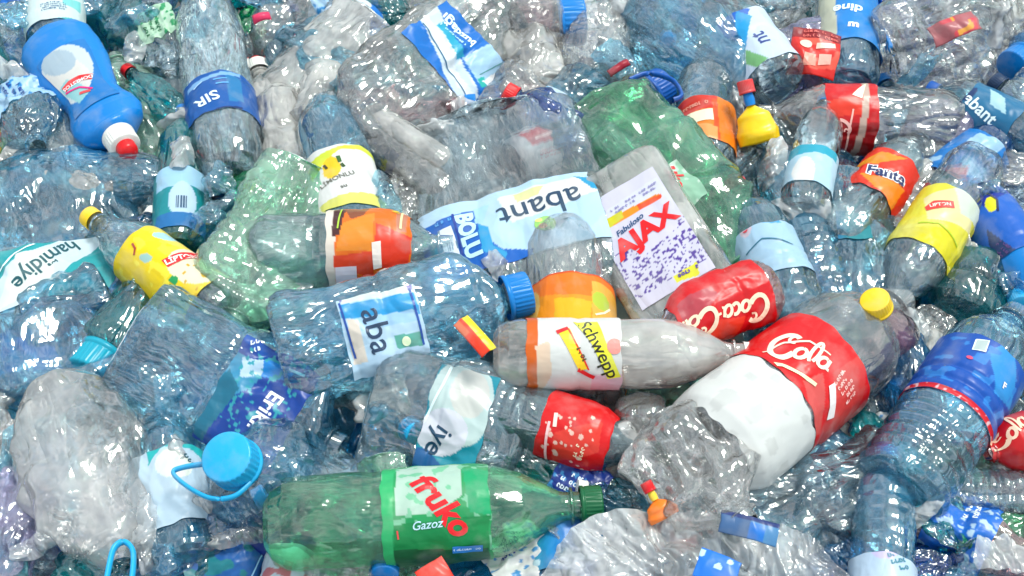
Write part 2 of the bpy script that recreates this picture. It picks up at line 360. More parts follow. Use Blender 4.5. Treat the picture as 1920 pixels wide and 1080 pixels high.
def measured(ops, C, J, Rr):
    """art measured off the photograph (px, y down, text angle from horizontal) -> label coordinates (x around, y towards the neck)"""
    Ji = np.linalg.inv(J)
    def T(x, y):
        v = Ji @ np.array([x-C[0], y-C[1]])
        if Rr and abs(v[0]) < 3*Rr: q = max(-.985, min(.985, v[0]/Rr)); v[0] = Rr*math.asin(q)+(v[0]-q*Rr)
        return float(v[0]), float(v[1])
    def A(x, y, a):
        d = Ji @ np.array([math.cos(math.radians(a)), -math.sin(math.radians(a))]); return math.degrees(math.atan2(d[1], d[0]))
    out = []
    for o in ops:
        o = list(o); k = o[0]
        if k in ('t', 'c'): o[5] = A(o[2], o[3], o[5]); o[2], o[3] = T(o[2], o[3])
        elif k == 's': o[1] = [T(*p) for p in o[1]]
        elif k in ('p', 'poly'): o[1] = [T(*p) for p in o[1]]
        elif k in ('z', 'bar', 'box'):      # centre x,y, width, height ...
            if k == 'z': o[7] = A(o[1], o[2], o[7])
            x, y = T(o[1], o[2]); w_, h_ = o[3], o[4]
            o[1:5] = [x-w_/2, y-h_/2, x+w_/2, y+h_/2]
        elif k in ('o', 'e'): o[1], o[2] = T(o[1], o[2])
        out.append(tuple(o))
    return out
def proj(p):
    d = p-CAM; z = d.dot(CF); return np.array([960+FPX*d.dot(CR)/z, 540-FPX*d.dot(CU)/z])
def add_label(par, pos, L, px, spec, roll, ctr=None):
    if ctr:
        M, Rr = ctr; sm = sum(spec['s'])/2; ph = math.radians(roll); sh = spec.get('x', 0)
        F3 = lambda t, s_: proj(M @ Vector(pos(np.array([t]), np.array([s_]), None, 0.)[0]))
        e = .06; q0, q1 = pos(np.array([ph-e]), np.array([sm])), pos(np.array([ph+e]), np.array([sm])); wid = np.linalg.norm(q1-q0)/px
        R0 = pos(np.array([ph+e, ph-e, ph]), np.array([sm]*3)); 
        # centre line smoothed over a few angles and stations so that single dents do not steer the art
        Ct = np.mean([F3(ph+d, sm+g) for d in (-.25, 0, .25) for g in (-.05, 0, .05)], axis=0)
        jy = (F3(ph, sm+.12)-F3(ph, sm-.12)); jy = (np.mean([F3(ph+d, sm+.12)-F3(ph+d, sm-.12) for d in (-.3, 0, .3)], axis=0))/(.24*L/px)
        jx = np.mean([F3(ph+.35, sm+g)-F3(ph-.35, sm+g) for g in (-.08, 0, .08)], axis=0)
        arc_ = np.mean([np.linalg.norm(pos(np.array([ph+.35]), np.array([sm+g]))-pos(np.array([ph-.35]), np.array([sm+g]))) for g in (-.08, 0, .08)])/px
        jx = jx/arc_; spec = dict(spec); C = Ct+jx*sh*0
        J = np.stack([jx, jy], 1)
        spec['art'] = measured(spec['art'], C, J, Rr); spec['ink'] = measured(spec.get('ink', ()), C, J, Rr)
    s0, s1 = spec['s']; sm = (s0+s1)/2; ph = math.radians(roll)
    th = np.linspace(-math.pi, math.pi, 721); q = pos(th+ph, sm+0*th); 
    q = (q-q.mean(0)); d = np.linalg.norm(np.diff(q, axis=0), axis=1); A = np.concatenate([[0], np.cumsum(d)])/px; A -= A[360]
    x0, x1 = (A[0], A[-1]) if spec.get('w') is None else (spec.get('x', 0)-spec['w']/2, spec.get('x', 0)+spec['w']/2)
    H = (s1-s0)*L/px; cell = spec.get('cell', 2.4)
    nu = max(8, int((x1-x0)/cell)); nv = max(6, int(H/cell))
    X = np.tile(np.linspace(x0, x1, nu), nv); Y = np.repeat(np.linspace(-H/2, H/2, nv), nu)
    edge = 1.5*np.sin(X/17+s0*40)+1.0*np.sin(X/7)
    Yj = Y + edge*(np.abs(Y)/(H/2))**4*spec.get('rag', 1)
    fm = lambda X_, Y_, off: pos(np.interp(X_, A, th+ph), sm+Y_*px/L, None, off)
    base = spec.get('off', .0012)
    me = grid_mesh('label', fm(X, Yj, base), nu, nv); xc = 0 if ctr or not spec.get('w') else spec.get('x', 0)
    set_col(me, .84*raster(X-xc, Y, spec['art'])); lo = link('label', me, 'label_film', par)
    if spec.get('ink'):
        bm, cl = decal_mesh(spec['ink']); 
        co = np.array([v.co[:] for v in bm.verts]); 
        if len(co):
            bm.verts.ensure_lookup_table()
            k = (np.abs(co[:, 1]) > H/2-1) | (co[:, 0]+xc < x0) | (co[:, 0]+xc > x1)
            bad = [v for v, kk in zip(bm.verts, k) if kk]
            NP = fm(co[:, 0]+xc, co[:, 1], base+.0006+co[:, 2]*.00005)
            for v, p in zip(bm.verts, NP): v.co = p
            bmesh.ops.delete(bm, geom=bad, context='VERTS')
            m2 = bpy.data.meshes.new('lettering'); C = np.array([f[cl][:] for f in bm.faces]) if bm.faces else np.zeros((0, 3))
            bm.to_mesh(m2)
            if len(C):
                set_col(m2, np.repeat(C, 3, axis=0), 'CORNER')
                link('lettering', m2, 'label_film', lo)
    return lo
def frame(p0, p1, z0, z1):
    A, B = P(*p0, z0), P(*p1, z1); a = (B-A); L = a.length; a.normalize(); mid = (A+B)/2
    v = (CAM-mid); v -= a*v.dot(a); v.normalize(); y = a.cross(v)
    M = Matrix((v, y, a)).transposed().to_4x4(); M.translation = A
    return M, L, mpp(mid)
def bottle(label, p0, p1, w, z=0., mat='clear_pet', kind='water', cap=None, labels=(), roll=0, name='plastic_bottle', cat='bottle',
           group='plastic bottles thrown on the heap', seed=None, capk=1., ring=None, sport=False, tip=None, nu=96, nv=140, **kw):
    z0, z1 = z if isinstance(z, tuple) else (z, z)
    seed = int(p0[0]*13+p0[1]*7+p1[0]) if seed is None else seed
    M, L, px = frame(p0, p1, z0, z1); R = w/2*px
    e = root(name, label, cat, group, M)
    pos, prof = shape_fn(kind, L, R, seed=seed, **kw)
    link('body', body_mesh(pos, prof, nu, nv), mat, e)
    # label ends are given as fractions of the way from base to neck as seen on the front of the bottle
    fs = np.linspace(-.3, 1.3, 81); A_, B_ = np.array(p0, float), np.array(p1, float)
    fr = [float((proj(M @ Vector((R*kw.get('flat', 1), 0, q*L)))-A_) @ (B_-A_) / ((B_-A_) @ (B_-A_))) for q in fs]
    labels = [dict(sp, s=tuple(float(min(.985, max(.015, np.interp(q, fr, fs)))) for q in sp['s'])) for sp in labels]
    for sp in labels: add_label(e, pos, L, px, sp, roll, (M, w/2 if kw.get('flat', 1) > .75 and kw.get('n', 2) < 3 else None))
    if cap: add_cap(e, R*prof[-1][1], L, cap, capk, sport, tip)
    return e
def add_cap(e, rn, L, cap, capk=1., sport=False, tip=None):
    Rc = rn*1.22*capk; H = Rc*(2.4 if sport else 1.15)
    c_ = link('cap', (sport_cap if sport else cap_mesh)(Rc, H), cap+'_plastic', e, (0, 0, L-H*.62))
    if tip: link('spout', lathe([(Rc*.62, 0, 0), (Rc*.6, Rc*.5, 0), (Rc*.5, Rc*.7, 0), (Rc*.01, Rc*.72, 0)]), tip+'_plastic', c_, (0, 0, H))
    return c_
def tube_mesh(pts, r, closed=False, flat=1., n=10):
    """bent bar along 3-D points"""
    pts = [Vector(p) for p in pts]; m = len(pts); V = []; up = Vector((1, 0, .01))
    for i, p in enumerate(pts):
        a, b = (pts[(i-1) % m], pts[(i+1) % m]) if closed else (pts[max(i-1, 0)], pts[min(i+1, m-1)])
        d = (b-a).normalized(); s_ = d.cross(up).normalized(); t = s_.cross(d)
        V += [list(p+(s_*math.cos(2*math.pi*k/n)+t*flat*math.sin(2*math.pi*k/n))*r) for k in range(n)]
    if closed: V += V[:n]
    return grid_mesh('handle', np.array(V), n, len(V)//n, wrap_u=True)
def sheet(name, label, cat, cx, cy, z, w, ht, rot, mat=None, art=None, ink=None, amp=.12, f=1.0, curl=.1, seed=1, outline=None, tilt=(0, 0), group=None, dens=2.6):
    """a creased piece of thin film lying on the heap; sizes in photo px"""
    O = P(cx, cy, z); px = mpp(O); v = (CAM-O).normalized(); v = (v+Vector((tilt[0], tilt[1], .9))).normalized()
    x = CR*math.cos(math.radians(rot))+CU*math.sin(math.radians(rot)); x = (x-v*x.dot(v)).normalized(); y = v.cross(x)
    M = Matrix((x, y, v)).transposed().to_4x4(); M.translation = O
    nu, nv = int(w/dens)+2, int(ht/dens)+2
    X = np.tile(np.linspace(-w/2, w/2, nu), nv); Y = np.repeat(np.linspace(-ht/2, ht/2, nv), nu)
    def zf(X, Y, off=0):
        u, t = X/w*2, Y/ht*2; k = 1.
        if outline == 'ell': rr = np.maximum(np.abs(u), np.abs(t))/np.maximum(np.hypot(u, t), 1e-6); k = rr**.6*(1+.28*vno(np.stack([u/np.maximum(np.hypot(u, t), .05)*1.4+seed, t/np.maximum(np.hypot(u, t), .05)*1.4, 0*u], -1), 1.3)*np.hypot(u, t))
        else: k = 1+.05*vno(np.stack([u*1.5+seed, t*1.5, 0*u], -1), 1.)
        q = np.stack([X/110+seed*3.1+.5*Y/110, Y/200, 0*X+seed], -1); q2 = q+.2*vno(q, 1.5)[:, None]
        f1, g = vor(q2, 1.3*f); f2, g2 = vor(q2+5, 3.1*f)
        Z = amp*110*((f1-.5)*1.1+.4*(f2-.5)+.5*np.abs(vno(q2, 2.3*f))) - curl*110*(u**2+t**2)*.5
        return np.stack([X*k, Y*k, Z+off], -1)*px
    me = grid_mesh(name, zf(X, Y), nu, nv)
    if art: set_col(me, raster(X, Y, art)); mat = 'label_film'
    o = link(name, me, mat, None); o.matrix_world = M; o['label'] = label; o['category'] = cat
    if group: o['group'] = group
    sol = o.modifiers.new('thickness', 'SOLIDIFY'); sol.thickness = .0003; sol.offset = -1
    if mat in ('film', 'blue_film'): o.modifiers.remove(sol)
    if ink:
        bm, cl = decal_mesh(ink); co = np.array([q.co[:] for q in bm.verts])
        for q, p in zip(bm.verts, zf(co[:, 0], co[:, 1], 1.2+co[:, 2]*.1)): q.co = p
        m2 = bpy.data.meshes.new('lettering'); C = np.array([f_[cl][:] for f_ in bm.faces]); bm.to_mesh(m2)
        set_col(m2, np.repeat(C, 3, axis=0), 'CORNER'); link('lettering', m2, 'label_film', o)
    return o
# ================================================================== the setting
gm = bpy.data.meshes.new('ground'); gm.from_pydata([(-40, -40, -.42), (40, -40, -.42), (40, 40, -.42), (-40, 40, -.42)], [], [(0, 1, 2, 3)])
opaque('packed_dirt', (.10, .10, .10), rough=.95, bump=.6)
gd = link('ground', gm, 'packed_dirt', None); gd['kind'] = 'structure'

# ================================================================== bottles and jugs one can name
B = bottle
def circ(cx, cy, r, n=20, a0=0, a1=360, ry=None):
    return [(cx+r*math.cos(math.radians(a0+(a1-a0)*i/n)), cy-(ry or r)*math.sin(math.radians(a0+(a1-a0)*i/n))) for i in range(n+1)]
# --- top left
B('opaque blue bleach bottle with oval white label and white red-tipped cap', (96, 72), (230, 268), 138, .075, 'blue_plastic', 'bleach', 'white', tip='red', capk=1.45, flat=.62, crush=.05,
  name='bleach_bottle', group=None, labels=[dict(s=(.09, .60), w=84, x=0, rag=0, art=[('f', '0076c4'), ('p', circ(128, 140, 47, 24, ry=54), 'c9d3d8'), ('p', [(85, 150), (95, 118), (140, 112), (166, 130), (172, 160), (150, 190), (110, 175)], 'd9d6d2'), ('p', circ(112, 118, 30, 20, ry=22), 'a9bccb'), ('p', [(108, 165), (125, 148), (150, 158), (172, 172), (150, 195), (118, 180)], '8fc9cf')],
   ink=[('s', [(118, 168), (132, 157), (150, 149), (174, 143)], 15, 'e0141c'), ('t', 'DOMESTOS', 146, 155, 12, 205, 'ffffff', .01), ('s', [(120, 175), (150, 166), (176, 168)], 4, 'e2127a'), ('s', [(150, 178), (172, 172)], 6, 'd8474c')])])
B('teal and white labelled water bottle standing above the blue bleach bottle', (103, 82), (110, -320), 98, .05, 'pale_blue_pet', 'water', 'blue', crush=.12,
  labels=[dict(s=(.02, .30), art=[('f', 'd5e6e6'), ('box', 103, 62, 400, 50, '2d7dc0'), ('p', [(90, 38), (150, 25), (150, 45), (90, 45)], '22b5bd'), ('p', [(118, 0), (150, -10), (150, 12), (118, 8)], '7ed6d6')],
   ink=[('z', 80, 54, 44, 22, 1, 'eef6f8', 0), ('z', 127, 54, 46, 22, 2, 'ffffff', 0), ('z', 100, 12, 40, 22, 4, '3a5f8f', 0)])])
B('clear bottle with dark blue band reading SIR, neck towards top edge', (434, 332), (376, -60), 128, .06, 'clear_pet', 'soda', None, crush=.16,
  labels=[dict(s=(.33, .51), w=None, art=[('f', '1058a8'), ('p', [(420, 130), (448, 140), (455, 185), (430, 190)], '1d78b4'), ('p', [(350, 150), (450, 128), (450, 134), (350, 158)], '7fb0e0'), ('p', [(352, 214), (452, 196), (452, 202), (352, 222)], '12306a')],
   ink=[('t', 'SIR', 388, 184, 34, 196, 'dff0fb', .02), ('s', [(362, 158), (378, 150)], 3, 'a8cdf0'), ('s', [(400, 152), (425, 148)], 3, '5fa8e8'), ('s', [(405, 160), (428, 156)], 3, '5fa8e8')])])
B('small blue cap bottle poking out of the top edge', (308, -170), (306, 44), 62, .05, 'deep_blue_pet', 'water', 'blue', crush=.2, capk=1.5)
B('teal tinted bottle crushed right of the teal white label', (300, 90), (150, -20), 120, .02, 'teal_pet', 'water', None, crush=.9)
B('clear bottle with white cap and red tip near the top left', (540, 330), (484, 128), 104, .03, 'milky_pet', 'soda', 'white', tip='red', capk=1.25, crush=.3)
B('crushed pale green bottle between bleach bottle and blue band bottle', (300, 330), (215, 110), 120, .02, 'pale_green_pet', 'water', None, crush=.9)
B('grey clear bottle crumpled beneath the small blue cap', (330, 250), (240, 40), 130, .0, 'clear_pet', 'soda', None, crush=1.0)
B('flattened clear bottle leaning into the left edge', (-60, 60), (120, 190), 120, .01, 'clear_pet', 'water', None, crush=.9)
B('teal bottle cut by the left edge near the top', (-70, 40), (-10, 200), 110, .04, 'teal_pet', 'soda', None, crush=.2)
B('upright clear tumbler shaped bottle below the bleach label', (150, 400), (92, 190), 150, .03, 'clear_pet', 'egg', None, crush=.3)
B('long ribbed clear bottle lying across below the bleach bottle', (30, 330), (365, 345), 108, .045, 'pale_blue_pet', 'water', None, crush=.25, ribs=7)
B('grey crushed bottle under the long ribbed clear bottle', (120, 380), (340, 420), 90, .01, 'grey_pet', 'soda', None, crush=.9)
B('red and green wrapped bottle at the left edge', (-40, 190), (20, 330), 70, .03, 'clear_pet', 'water', None, crush=.3,
  labels=[dict(s=(.1, .8), art=[('f', 'c8341c'), ('n', 22, .1, '1f7a2c', -200, -200, 200, 200), ('n', 15, .35, 'e8c21c', -200, -200, 200, 200)])])
B('small bottle with teal and pale label below the blue band bottle', (334, 470), (345, 210), 92, .055, 'teal_pet', 'water', 'blue', crush=.15,
  labels=[dict(s=(.18, .62), art=[('f', '0f8a94'), ('p', [(296, 305), (392, 305), (392, 345), (296, 350)], '9fcbe8'), ('p', circ(342, 375, 26, 20, ry=34), 'b8d3ea'), ('p', [(296, 398), (390, 398), (390, 440), (296, 440)], '1c6fb0')],
   ink=[('bar', 340, 380, 18, 30, '31506e')])])
# --- left middle
B('large jug with long hamidiye label running off the left edge', (60, 330), (180, 800), 330, .04, 'pale_blue_pet', 'jug', None, flat=.5, n=2.6, crush=.5, name='water_jug', cat='jug', group='large water jugs',
  labels=[dict(s=(.22, .45), w=290, x=-22, rag=.6, art=[('f', '17a0a8'), ('p', [(-60, 560), (20, 492), (180, 418), (215, 440), (160, 478), (60, 560), (20, 580)], 'cfe2ec'), ('p', [(-20, 570), (30, 480), (100, 470), (100, 520), (60, 548)], 'dfe8e4')],
   ink=[('t', 'hamidiye', 86, 490, 44, 214, '14505a', .012, .15), ('z', 98, 497, 22, 12, 1, '2d5a60', 214), ('s', [(-60, 535), (30, 478), (150, 412), (190, 405)], 4, 'e8f6fa')])])
B('yellow labelled lemon tea bottle with red patch, neck to upper left', (430, 600), (170, 408), 118, .075, 'clear_pet', 'soda', 'yellow', crush=.14,
  labels=[dict(s=(.24, .76), art=[('f', 'f3d20c'), ('n', 16, .25, 'fbe63c', -300, -300, 300, 300), ('p', circ(362, 490, 50, 20, ry=44), 'f6e9c8'), ('p', circ(330, 440, 34, 18, ry=16), 'f9e25a'), ('p', circ(295, 434, 17, 14, ry=9), 'a9dbe8'), ('p', circ(275, 485, 12, 14, ry=9), '9fc6c0'), ('p', circ(327, 527, 9, 12), '1f9a55'), ('p', circ(318, 428, 8, 10), 'f0701c'), ('n', 9, .5, 'd8a800', -300, -300, 300, -20), ('p', circ(400, 490, 22, 12, ry=10), 'f6b93c')],
   ink=[('poly', [(304, 490), (352, 455), (364, 468), (316, 502)], 'd8202a'), ('t', 'LİPTON', 334, 479, 17, 36, 'fff4ec', .03), ('s', [(250, 458), (256, 468), (254, 480)], 4, 'a03028')])])
B('pale green crushed jug right of the yellow label', (590, 335), (430, 615), 205, .08, 'pale_green_pet', 'jug', None, flat=.55, n=3.2, crush=.5, ribs=7, name='water_jug', cat='jug', group='large water jugs')
B('bright green crushed bottle above the pale green jug', (610, 400), (420, 340), 100, .055, 'green_pet', 'soda', None, crush=.9, flat=.6)
B('clear bottle with silvery neck below the yellow label', (300, 470), (225, 640), 66, .03, 'clear_pet', 'water', None, crush=.4)
B('dark teal bottle in the gap below the yellow label', (330, 640), (130, 480), 110, -.02, 'teal_pet', 'soda', None, crush=.5)
B('blue bottle with bright blue patch left of the yellow cap', (10, 340), (180, 470), 130, .0, 'blue_film', 'water', None, crush=.9)
B('folded clear bottle with white scuff below the long jug label', (210, 560), (20, 640), 150, .05, 'pale_blue_pet', 'water', None, crush=1.1)
B('blue tinted crushed bottle by the left edge, dark blue label reading Eri', (-60, 700), (210, 640), 110, .03, 'blue_pet', 'water', None, crush=.6,
  labels=[dict(s=(.25, .62), art=[('f', '1b5fb8'), ('n', 25, .2, '2a8ac8', -200, -200, 200, 200)], ink=[('t', 'Eri', 52, 704, 40, -50, 'e4f2fc', .03)])])
B('teal cap on a short blue bottle left of the clear boxy jug', (280, 560), (178, 690), 120, .05, 'teal_pet', 'water', 'teal', crush=.3, capk=2.2)
B('large milky crushed container with beige tinge at lower left', (110, 715), (225, 1060), 235, .07, 'shell_pet', 'egg', None, crush=.6, flat=.75, name='milky_container', cat='container', group=None, nu=110, nv=140)
B('clear boxy jug with slanted blue label reading Erikli', (250, 640), (640, 842), 235, (.09, .05), 'pale_blue_pet', 'jug', None, flat=.6, n=3, crush=.45, name='water_jug', cat='jug', group='large water jugs',
  labels=[dict(s=(.40, .76), w=224, x=0, art=[('f', '0c4098'), ('p', [(350, 800), (440, 650), (500, 690), (470, 730), (400, 760), (370, 820)], '3a8fb8'), ('p', [(455, 665), (505, 672), (500, 700), (450, 710)], 'b9d3ea'), ('p', [(500, 668), (560, 690), (540, 715), (490, 705)], '1e86d6'), ('n', 7, .3, '2f9cae', -125, -60, 60, 60), ('p', [(340, 800), (430, 690), (450, 730), (370, 830)], '1f6f8c'), ('p', [(440, 620), (470, 620), (530, 660), (500, 665)], '1a56b0')],
   ink=[('t', 'Erikli', 497, 772, 40, 236, 'f0f4ff', .02), ('s', [(545, 690), (575, 702)], 5, 'f0f4ff'), ('z', 478, 645, 44, 26, 2, 'e8f2fa', 20)])])
B('big crinkled clear jug in the middle left, bluish', (500, 760), (900, 640), 230, .03, 'blue_film', 'jug', None, flat=.7, crush=.9, name='water_jug', cat='jug', group='large water jugs', nu=120, nv=150)
B('clear jug with slanted teal label ending in iye', (700, 770), (1010, 850), 250, .06, 'clear_pet', 'jug', None, flat=.6, n=2.6, crush=.48, name='water_jug', cat='jug', group='large water jugs',
  labels=[dict(s=(.30, .66), w=240, x=0, art=[('f', '128fa6'), ('p', circ(865, 750, 60, 24, ry=90), 'c4d8d8'), ('p', circ(830, 810, 48, 24, ry=46), 'dcdcea'), ('p', circ(880, 735, 36, 24, ry=48), 'd6d6d2'), ('p', [(720, 830), (800, 840), (850, 900), (740, 910)], '1a5f9c'), ('p', [(850, 640), (940, 660), (930, 680), (850, 670)], '109fc4')],
   ink=[('t', 'iye', 822, 826, 50, 240, '173f5c', .012, .1), ('z', 775, 872, 60, 22, 1, 'dfeef4', -22), ('s', [(852, 655), (830, 720), (795, 790), (750, 850), (715, 895)], 5, 'dff0f4')])])
JUG_A = B('clear water jug with big light blue cap facing up, lower left', (640, 1010), (432, 862), 250, (-.16, .135), 'pale_blue_pet', 'jug', 'light_blue', flat=.9, crush=.5, capk=1.25, name='water_jug', cat='jug', group='large water jugs', seed=4)
B('pale bottle with white and teal label right of the milky container', (350, 1060), (292, 770), 140, .055, 'pale_blue_pet', 'water', None, crush=.35, seed=5,
  labels=[dict(s=(.30, .78), art=[('f', 'b8cfe0'), ('p', [(270, 820), (380, 815), (380, 850), (360, 835), (300, 840), (275, 870)], '28b0b4'), ('p', circ(325, 870, 36, 20, ry=28), 'dfe6dc')], ink=[('z', 355, 855, 26, 16, 1, '24505c', -40)])])
B('dark blue labelled bottle behind base of the large green bottle', (380, 990), (560, 1000), 96, .045, 'deep_blue_pet', 'water', None, crush=.3,
  labels=[dict(s=(.12, .8), art=[('f', '082c80'), ('gy', -60, 10, '0a2a4a', '082c80')], ink=[('t', 'U', 506, 987, 26, 270, 'e6eaff', .04), ('z', 428, 985, 18, 14, 1, 'cfd6e6', 0)])])
B('blue bottle with faint blue lettering along the bottom edge', (330, 1090), (520, 1030), 110, .03, 'blue_pet', 'water', None, crush=.4,
  labels=[dict(s=(.1, .9), art=[('f', '1a5ca4'), ('n', 24, .1, '187a86', -200, -200, 200, 200)], ink=[('z', 440, 1015, 80, 24, 1, '6fa6e6', -4), ('s', [(470, 1080), (500, 1025)], 3, '9fd0f0')])])
B('teal green crumpled bottle along the bottom left', (120, 1100), (330, 1000), 120, .0, 'teal_pet', 'water', None, crush=1.0)
B('dark crumpled clear bottle below the left edge of milky container', (-20, 960), (150, 1060), 130, .0, 'clear_pet', 'soda', None, crush=1.1)
B('blue tinted bottle tucked left of the milky container', (-30, 760), (60, 980), 110, .02, 'blue_film', 'soda', None, crush=.9)
# --- green bottles
B('large green soda bottle with red fruko lettering along the bottom', (500, 985), (1113, 946), 176, .085, 'soda_green_pet', 'soda', 'green', crush=.2, seed=8, capk=1.15,
  labels=[dict(s=(.35, .685), art=[('f', '1d9a58'), ('p', [(740, 880), (862, 870), (866, 930), (820, 962), (742, 968)], 'b4d0c0'), ('n', 12, .3, '7cc49c', -200, -200, 200, 200), ('p', [(738, 985), (918, 965), (918, 1070), (738, 1070)], '118a4a'), ('p', [(738, 1030), (918, 1025), (918, 1080), (738, 1080)], '0b5a34'), ('p', [(713, 870), (737, 870), (737, 1080), (713, 1080)], '2fb26c'), ('p', [(866, 880), (918, 880), (918, 965), (880, 960)], '14a56a')],
   ink=[('t', 'fruko', 826, 944, 62, -50, 'e2131f', .035, .25), ('t', 'Gazoz', 800, 984, 22, 8, 'bfe0f2', .01, .3), ('poly', [(848, 1022), (905, 1018), (905, 1030), (848, 1034)], '2f80d0'), ('z', 876, 1026, 50, 8, 1, 'dff0ff', 4), ('s', [(745, 995), (747, 1010)], 3, 'e04a4a')])])
B('crushed green bottle with uko lettering behind the white cleaner container', (1105, 215), (1412, 532), 235, .06, 'soda_green_pet', 'soda', 'green', crush=.6, flat=.7, seed=21, capk=1.0,
  labels=[dict(s=(.36, .56), w=74, x=-26, art=[('f', '9cccb0'), ('n', 12, .3, 'c8e0d0', -200, -200, 200, 200)], ink=[('t', 'uko', 1266, 330, 44, -68, 'e0202a', .03, .2)])])
# --- centre top
B('tall clear crushed jug with blue label reading buzdağı', (955, 35), (640, 290), 225, .06, 'grey_pet', 'jug', None, flat=.6, crush=.6, name='water_jug', cat='jug', group='large water jugs',
  labels=[dict(s=(.12, .40), w=235, x=-10, art=[('f', '0f6fc8'), ('p', [(770, 0), (815, 0), (925, 240), (880, 240)], 'd0e0ee'), ('p', [(868, 108), (925, 80), (948, 130), (900, 165)], 'a8cdea'), ('p', [(815, 40), (830, 35), (870, 105), (855, 112)], '27a6c8'), ('p', [(905, 175), (950, 130), (965, 165), (925, 225)], '1a72d0'), ('p', [(895, 150), (908, 145), (912, 165), (900, 168)], '1fb0a8'), ('p', [(905, 155), (945, 130), (950, 138), (915, 165)], 'f0f2f6'), ('p', [(780, 20), (795, 15), (905, 210), (890, 215)], 'e6eef4')],
   ink=[('t', 'buzdağı', 858, 54, 26, 133, 'e8fbff', .03), ('z', 845, 62, 60, 10, 1, 'bfe8f4', 133), ('s', [(778, 20), (830, 110), (900, 218)], 2.5, '1c5f86'), ('s', [(900, 142), (940, 120)], 1.6, '4c8f8a')])])
B('clear bottle with small blue Er label at the top edge', (640, -60), (700, 160), 120, .04, 'clear_pet', 'water', None, crush=.5,
  labels=[dict(s=(.2, .75), w=110, art=[('f', 'd9e2ec'), ('p', [(690, -30), (760, -40), (720, 90), (695, 90)], '1878d4')], ink=[('t', 'Er', 715, 30, 26, -70, 'e8f6ff', .03)])])
B('clear bottle with white and yellow lemon water label', (668, 470), (600, 155), 134, .065, 'pale_blue_pet', 'soda', 'white', crush=.2,
  labels=[dict(s=(.28, .64), art=[('f', 'e3e2e0'), ('p', [(570, 300), (720, 240), (725, 262), (640, 280), (585, 330)], 'd8e23c'), ('p', circ(622, 316, 18, 16, ry=20), 'f4c81c'), ('p', [(600, 380), (760, 330), (770, 420), (620, 420)], 'd9d86a'), ('p', [(725, 340), (780, 330), (780, 420), (730, 420)], 'e6c01c')],
   ink=[('s', [(634, 296), (638, 306)], 7, '2c5a20'), ('s', [(640, 308), (646, 313)], 6, '2c4a20'), ('s', [(608, 310), (613, 316)], 5, '3a3010'), ('t', 'LİMONLU', 632, 336, 15, 22, '6a6a60', .01), ('t', 'su', 645, 352, 14, 22, '5a5a50', .01)])])
B('clear bottle showing white printed side above the lemon label', (590, 250), (640, 110), 110, .05, 'milky_pet', 'soda', None, crush=.7)
B('teal streaked clear bottle near the top, left of centre', (660, 190), (520, 60), 150, .03, 'blue_film', 'water', None, crush=1.1)
B('milky white bottle standing left of the lemon label', (545, 350), (520, 150), 100, .045, 'milky_pet', 'water', None, crush=.5)
B('grey crushed bottle in the top left centre under a small red scrap', (600, 60), (460, 90), 150, .03, 'grey_pet', 'soda', None, crush=1.0)
B('clear tube shaped bottle, upper one of the slanted pair near centre', (690, 215), (850, 320), 62, .07, 'milky_pet', 'tube', None, crush=.15)
B('clear tube shaped bottle, lower one of the slanted pair near centre', (700, 265), (850, 380), 76, .06, 'grey_pet', 'tube', None, crush=.35)
B('dark rimmed blue bottle mouth left of the slanted tubes', (760, 300), (665, 185), 70, .045, 'deep_blue_pet', 'water', 'navy', crush=.3)
B('grey crushed bottle with pale folds above the long light blue label', (880, 370), (850, 230), 150, .035, 'grey_pet', 'soda', None, crush=.9)
B('grey clear bottle with pinkish tinge right of the buzdağı label', (1010, 170), (900, 290), 160, .03, 'grey_pet', 'jug', None, crush=.9)
B('pink crushed bottle at the top edge beside a blue cap', (900, -40), (1060, 60), 130, .04, 'pink_pet', 'water', None, crush=.7)
B('bottle with ridged blue cap at the top edge, right of centre', (950, 50), (1075, 40), 120, .055, 'grey_pet', 'water', 'blue', crush=.4, capk=2.1)
B('white crumpled bottle left below the ridged blue cap', (1010, 180), (960, 60), 140, .035, 'milky_pet', 'soda', None, crush=.8)
B('pink scuffed bottle left of the small red label', (960, 270), (1010, 150), 100, .03, 'pink_pet', 'soda', None, crush=.9)
B('grey ribbed bottle at the top, left of the blue grey jug', (1130, -60), (1110, 180), 140, .04, 'grey_pet', 'water', None, crush=.6, ribs=9)
B('pale bottle with blue and white label above the red label', (1010, 270), (1130, 130), 120, .04, 'pale_blue_pet', 'water', None, crush=.6,
  labels=[dict(s=(.2, .6), w=120, art=[('f', 'bcd6f0'), ('n', 30, .1, '3aa0d8', -200, -200, 200, 200)])])
B('clear bottle with red label strip left of the green crushed bottle', (960, 310), (1110, 230), 90, .055, 'pink_pet', 'soda', None, crush=.4,
  labels=[dict(s=(.15, .85), art=[('f', 'd6c4c4'), ('p', [(980, 250), (1090, 215), (1095, 245), (1000, 275)], 'd8161c')], ink=[('s', [(1005, 262), (1040, 248), (1075, 243)], 5, 'f0b0a8'), ('z', 1035, 285, 60, 14, 2, 'd04048', 18)])])
